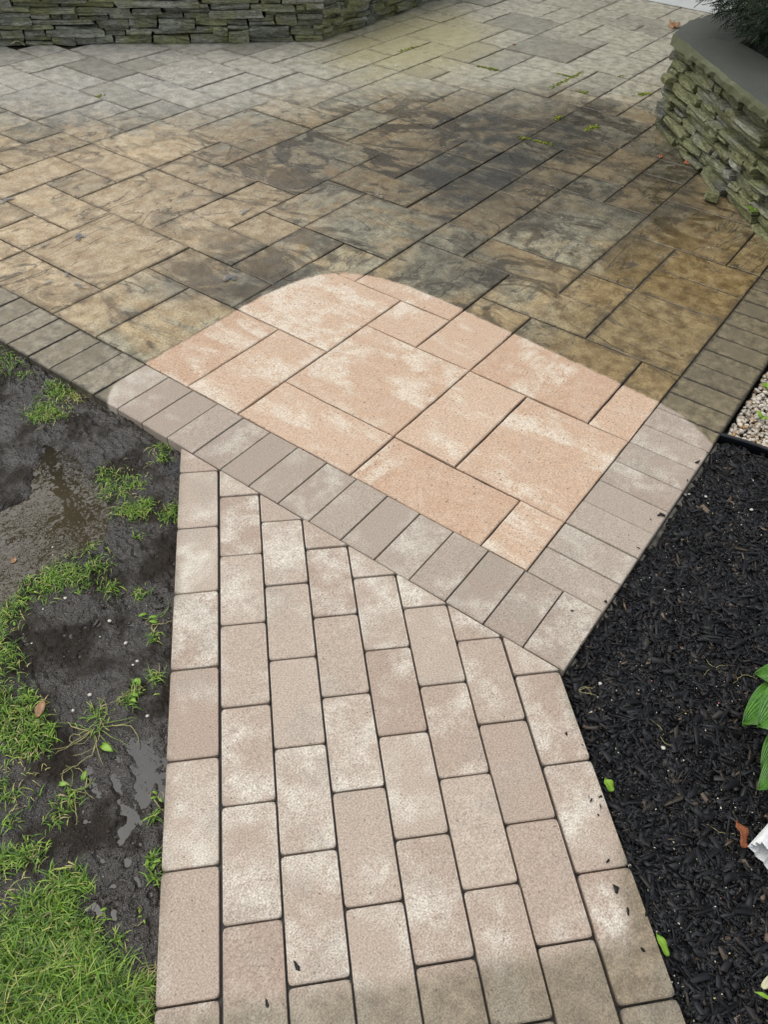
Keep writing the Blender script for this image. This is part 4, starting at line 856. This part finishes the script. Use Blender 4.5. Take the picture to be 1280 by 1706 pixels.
for g, dn, hh in ((GP[0], 14000, .028), (GP[1], 20000, .032)):
    qq = scatter(dn, g, lambda X, Y: (1.4 * fbm(X * 13, Y * 13, 3) + 0.45 * dist_in(X, Y, g, 0.05) > 0.24 + 0.18 * rng.normal(size=np.shape(X)))); qs.append(qq); Ls.append(hh * rng.uniform(.5, 1.35, len(qq)) * (1 + .9 * np.clip(fbm(qq[:, 0] * 6, qq[:, 1] * 6, 2) + .1, 0, 1)))
lush = region([(-140, 1560), (60, 1590), (140, 1600), (200, 1640), (245, 1690), (245, 1790), (-140, 1800)], -.02); qq = scatter(10000, lush, lambda X, Y: X == X); qs.append(qq); Ls.append(.068 * rng.uniform(.4, 1.25, len(qq)))
side_ = [wk(-1.72, .05)[:2], wk(-.95, .05)[:2], wk(-.85, .9)[:2], wk(-1.0, 1.15)[:2], wk(-1.72, 1.2)[:2]]; qq = scatter(26000, side_, lambda X, Y: (1.4 * fbm(X * 13, Y * 13, 3) > -0.15 + 0.16 * rng.normal(size=np.shape(X))) & ~inpoly(X, Y, PUD)); qs.append(qq); Ls.append(.03 * rng.uniform(.5, 1.6, len(qq)))
TUFT = [(10, 600, 35, 160), (32, 590, 26, 120), (8, 570, 22, 90), (100, 650, 22, 150), (88, 642, 14, 60), (72, 678, 22, 130), (92, 690, 16, 90), (60, 690, 14, 60), (40, 625, 18, 40), (178, 792, 20, 110), (205, 815, 22, 110), (170, 820, 14, 60), (225, 800, 14, 50), (268, 745, 14, 60), (272, 760, 10, 50), (225, 848, 20, 130), (240, 838, 14, 70), (205, 850, 14, 70), (282, 858, 14, 90), (290, 845, 8, 50), (120, 905, 20, 80), (108, 912, 14, 50), (150, 905, 20, 40), (95, 960, 26, 190), (75, 972, 24, 150), (120, 955, 18, 90), (160, 940, 20, 80), (140, 965, 20, 80), (185, 978, 14, 60), (40, 960, 14, 40), (20, 1000, 26, 120), (8, 1020, 20, 100), (235, 985, 12, 40), (230, 890, 8, 18), (60, 700, 8, 20), (225, 1150, 14, 40), (215, 1165, 12, 40), (258, 1130, 10, 30), (258, 1060, 8, 30), (160, 1190, 20, 50), (110, 1330, 18, 50), (95, 1360, 16, 40), (55, 1420, 18, 60), (120, 1465, 20, 120), (135, 1480, 14, 60), (255, 1460, 9, 36), (256, 1360, 6, 25), (253, 1430, 7, 20), (150, 1545, 14, 60), (235, 1650, 16, 160), (246, 1640, 9, 90), (195, 1562, 10, 30), (205, 1600, 12, 30)]
for (x, y, r, k) in TUFT:
    P0 = px(x, y, -.02)[:2]; rr = r * float(np.hypot(*(px(x + 10, y, -.02)[:2] - P0))) / 10; qq = P0 + rng.normal(size=(int(k * 1.2), 2)) * rr * .62
    qs.append(qq); Ls.append(rng.uniform(.012, .038, len(qq)))
qq = np.concatenate(qs); LL = np.concatenate(Ls); nn_, tt_ = to_nt(qq); ok = (nn_ < N0 - .004) & (qq[:, 0] < -BW - .004); qq, LL = qq[ok], LL[ok]
gz_ = mud_h(qq[:, 0], qq[:, 1])
gr = blades('lawn_grass', qq, LL, gz_ - .001, M_GRASS, lean=0.72); tag(gr, 'patchy green grass growing through the mud left of the walkway', 'grass', kind='stuff')
dq = np.concatenate([scatter(600, GP[0], lambda X, Y: X == X), scatter(1100, GP[1], lambda X, Y: X == X), px(80, 690, -.02)[:2] + rng.normal(size=(90, 2)) * .03, px(125, 655, -.02)[:2] + rng.normal(size=(120, 2)) * np.array([.02, .02]), px(240, 1655, -.02)[:2] + rng.normal(size=(150, 2)) * .02, px(225, 780, -.02)[:2] + rng.normal(size=(24, 2)) * .05])
nn_, tt_ = to_nt(dq); dq = dq[(nn_ < N0 - .004) & (dq[:, 0] < -BW - .004)]
th_ = blades('dead_grass', dq, rng.uniform(.012, .035, len(dq)), mud_h(dq[:, 0], dq[:, 1]), M_GRASS, lean=1.1, cols=rng.uniform(.86, 1.0, len(dq)), Wd=(.0009, .0018)); tag(th_, 'dry straw coloured thatch lying between the grass and mud', 'grass', kind='stuff')
# pulled-up weeds lying on the mud
def pulled(x, y, r, n, label, leaf=0):
    P0 = px(x, y, -.02); hz = float(mud_h(P0[:1], P0[1:2])[0]) + .002; e = empty('uprooted_weed', (P0[0], P0[1], hz)); tag(e, label, 'weed')
    for k in range(n):
        a = random.random() * 6.28; pts = []; p = np.array([random.gauss(0, r * .3), random.gauss(0, r * .3), .002])
        bend = random.gauss(0, .22)
        for s in range(12): pts.append(p.copy()); a += bend + random.gauss(0, .16); p = p + np.array([math.cos(a), math.sin(a), 0]) * r * .16; p[2] = abs(random.gauss(.003, .003))
        tube('stem', pts, random.uniform(.0009, .0018), .0006, random.choice([M_STRAW, M_STRAW, M_STEM]), e, 5)
    for k in range(leaf):
        lf = leaf_mesh('leaf', r * .6, r * .28, .3, M_LEAFG, e, nu=4, nv=6); a = random.random() * 6.28; place_leaf(lf, (random.gauss(0, r * .3), random.gauss(0, r * .3), .004), (math.cos(a), math.sin(a)), .2, .1)
for a in [(160, 1222, .055, 15, 'large tangle of uprooted pale weed stems on the mud', 1), (120, 1310, .035, 8, 'uprooted weed with yellow stems between lawn edge and wet mud', 2), (255, 1030, .035, 6, 'uprooted weed with limp stalks touching the paver edge', 3), (225, 1155, .03, 7, 'small green uprooted weed close to the walkway', 4), (258, 1128, .025, 6, 'dry uprooted stalks against the walkway edge', 0), (30, 1045, .02, 3, 'curled pale stem on mud above the lawn', 1), (248, 1440, .025, 3, 'dandelion weed with lobed leaves at the walkway edge', 4), (175, 1515, .02, 2, 'bent grass stalk lying across the dark mud', 1), (232, 1525, .012, 2, 'tiny round-leaved weed alone on the mud', 3), (236, 1645, .03, 12, 'clump of dry roots against the bottom walkway paver', 0), (258, 1330, .02, 3, 'weed sprig beside the wet channel at walkway edge', 3)]: pulled(*a)
# moss in the patio joints
def moss(x0, y0, x1, y1, w, k, label):
    a, b = px(x0, y0), px(x1, y1); e = a * .5 + b * .5; t_ = rng.random(k)[:, None]; q = a[None] * (1 - t_) + b[None] * t_ + rng.normal(size=(k, 3)) * np.array([w, w, 0]); v, f = ico(1)
    s = rng.uniform(.3, 1, k) * w * .9; V = v[None] * s[:, None, None] * np.array([1, 1, .55]) + (q - e)[:, None, :] + rng.normal(size=(k, len(v), 3)) * .0012; F = (f[None] + len(v) * np.arange(k)[:, None, None]).reshape(-1, 3)
    o = fastmesh('moss_tuft', V.reshape(-1, 3), F, M_MOSS, col=np.repeat(rng.random(k), len(f))); o.location = Vector(e); tag(o, label, 'moss')
for a in [(974, 218, 996, 210, .010, 60, 'bright moss tuft in a joint of the dark middle slabs'), (865, 228, 922, 242, .009, 70, 'long moss streak along a joint in the dark middle area'), (797, 111, 832, 118, .010, 60, 'yellow green moss line on the far ochre slab'), (665, 87, 692, 79, .010, 50, 'dark green moss in a joint near the slate wall corner'), (932, 124, 950, 128, .009, 30, 'moss patch in the upper of the joints left of the planter'), (962, 152, 980, 156, .009, 30, 'moss patch in the joint below the pale slabs'), (1064, 158, 1080, 156, .012, 40, 'moss clump on the slabs close to the planter corner'), (1032, 128, 1046, 128, .008, 25, 'thin moss dab on the pale slabs left of the planter cap'), (918, 148, 972, 120, .008, 170, 'moss thread running up a joint between pale slabs'), (163, 161, 170, 160, .010, 18, 'tiny green moss spot on the grey slabs at left'), (925, 200, 932, 194, .009, 24, 'small moss dot above the dark slabs')]: moss(*a)

# evergreen in the planter
TB = np.array([3.80, 0.42, 0.42]); ev_ = empty('evergreen_shrub', TB); tag(ev_, 'dark evergreen shrub overhanging the planter cap', 'shrub')
tube('trunk', [(0, 0, 0), (.02, .03, .2), (0, 0, .4), (.03, -.02, .62)], .05, .02, M_BARK, ev_, 8)
for k in range(9):
    a = k * 2.4; z = .10 + .05 * k; r = .50 * (1 - .05 * k); tube('branch', [(0, 0, z), (math.cos(a) * r * .5, math.sin(a) * r * .5, z + .06), (math.cos(a) * r, math.sin(a) * r, z + .02)], .014, .005, M_BARK, ev_, 5)
n = 9500; u = rng.normal(size=(n, 3)); u /= np.linalg.norm(u, axis=1)[:, None]; rad = rng.random(n) ** .35; c = u * rad[:, None] * np.array([.80, .66, .36]) + np.array([0, 0, .40]); c = c * (1 + .14 * np.sin(u[:, :1] * 9) * np.cos(u[:, 1:2] * 7)); c = c[c[:, 2] > .07]; n = len(c)
d = c - np.array([0, 0, .36]); d /= np.linalg.norm(d, axis=1)[:, None]; d += rng.normal(size=(n, 3)) * .5; d[:, 2] -= .15; d /= np.linalg.norm(d, axis=1)[:, None]
NV, NF, NC = [], [], []; nd = 12
sp_ = np.cross(d, rng.normal(size=(n, 3))); sp_ /= np.linalg.norm(sp_, axis=1)[:, None]; tc = rng.random(n)
for k in range(nd):
    t = k / nd; sgn = 1 if k % 2 else -1; o_ = c + d * (t * .085)[..., None] if np.ndim(t) else c + d * (t * .085)
    tip = o_ + d * .014 + sp_ * (sgn * .020 * (1 - .5 * t)); w = np.cross(d, sp_) * .0022 + d * .0012
    V = np.stack([o_ - w, o_ + w, tip], 1); NV.append(V.reshape(-1, 3)); NC.append(np.clip(tc * .7 + rng.random(n) * .3, 0, 1))
V = np.concatenate(NV); F = np.arange(len(V)).reshape(-1, 3); cr = fastmesh('crown', V, F, M_NEEDLE, ev_, col=np.concatenate(NC))

# tree behind the left wall: out of frame, seen as the branches mirrored in the puddle
def tree(base, H, R, label, nleaf, leafs=.045):
    t0 = empty('tree', base); tag(t0, label, 'tree'); tube('trunk', [(0, 0, -.2), (.05, .02, H * .25), (-.05, .05, H * .55), (.05, 0, H * .8)], .16, .05, M_BARK, t0, 9)
    cs = []
    for k in range(16):
        a = k * 2.4; z = H * (.52 + .025 * k); r = R * random.uniform(.6, 1.0); e = np.array([math.cos(a) * r, math.sin(a) * r, z + H * .12]); mid_ = np.array([math.cos(a) * r * .5, math.sin(a) * r * .5, z + H * .09]); tube('branch', [(0, 0, z), mid_, e], .05, .012, M_BARK, t0, 6); cs += [e, mid_ * .4 + e * .6, mid_]
    cs = np.array(cs); k = rng.integers(0, len(cs), nleaf); p = cs[k] + rng.normal(size=(nleaf, 3)) * R * .17; d = rng.normal(size=(nleaf, 3)); d /= np.linalg.norm(d, axis=1)[:, None]; s = np.cross(d, rng.normal(size=(nleaf, 3))); s /= np.linalg.norm(s, axis=1)[:, None]
    V = np.stack([p - d * leafs, p + s * leafs * .5, p + d * leafs, p - s * leafs * .5], 1).reshape(-1, 3); fastmesh('crown', V, np.arange(len(V)).reshape(-1, 4), M_FOL, t0, col=rng.random(nleaf))
tree((2.2, 6.9, .4), 8.5, 2.6, 'leafy tree behind the slate wall, mirrored in the puddle', 5200, .06)

# small litter
L1 = region([(0, 90), (500, 85), (740, 10), (1060, 10), (1090, 220), (1270, 390), (1000, 480), (560, 300), (0, 300)]); q1 = scatter(2600, L1, lambda X, Y: fbm(X * 2, Y * 2, 2) > -.1)
q2 = q[rng.permutation(len(q))[:700]]
ql = np.concatenate([q1, q2]); zl = np.concatenate([np.full(len(q1), .0045), mulch_h(q2[:, 0], q2[:, 1]) + .013])
n = len(ql); s = np.concatenate([rng.uniform(.0010, .0036, len(q1)), rng.uniform(.0012, .0032, len(q2))]); a = rng.uniform(0, 6.28, n)
V = np.zeros((n, 5, 3))
for k in range(4):
    V[:, k, 0] = ql[:, 0] + np.cos(a + k * 1.571) * s * (1 if k % 2 else .6); V[:, k, 1] = ql[:, 1] + np.sin(a + k * 1.571) * s * (1 if k % 2 else .6); V[:, k, 2] = zl - .001
V[:, 4, :2] = ql; V[:, 4, 2] = zl + s * .5
f = np.array([[0, 1, 4], [1, 2, 4], [2, 3, 4], [3, 0, 4]]); F = (f[None] + 5 * np.arange(n)[:, None, None]).reshape(-1, 3)
lt = fastmesh('petal_litter', V.reshape(-1, 3), F, M_BIT, col=np.repeat(np.clip(rng.beta(.7, 1.2, n), 0, .94), 4)); tag(lt, 'tiny pale fallen petals and crumbs scattered on slabs and mulch', 'litter', kind='stuff')
# straggling dry twigs on the mulch
for (x, y, lab) in [(1195, 1110, 'dry tan rootlet on the mulch above the hosta'), (1240, 1120, 'long thin twig on the mulch reaching the hosta'), (1215, 1385, 'short dry twig on mulch left of the rust leaf'), (1105, 1225, 'forked tan twig in the middle of the mulch'), (965, 1150, 'dry weed stalk at the walkway corner')]:
    P0 = px(x, y, -.02); hz = float(mulch_h(P0[:1], P0[1:2])[0]) + .016; e = empty('dry_twig', (P0[0], P0[1], hz)); tag(e, lab, 'twig')
    for k in range(3):
        a = random.random() * 6.28; p = np.array([0., 0, 0]); pts = []
        for s_ in range(6): pts.append(p.copy()); a += random.gauss(0, .5); p = p + np.array([math.cos(a), math.sin(a), random.gauss(0, .15)]) * .009
        tube('stem', pts, .0009, .0005, M_STRAW, e, 4)
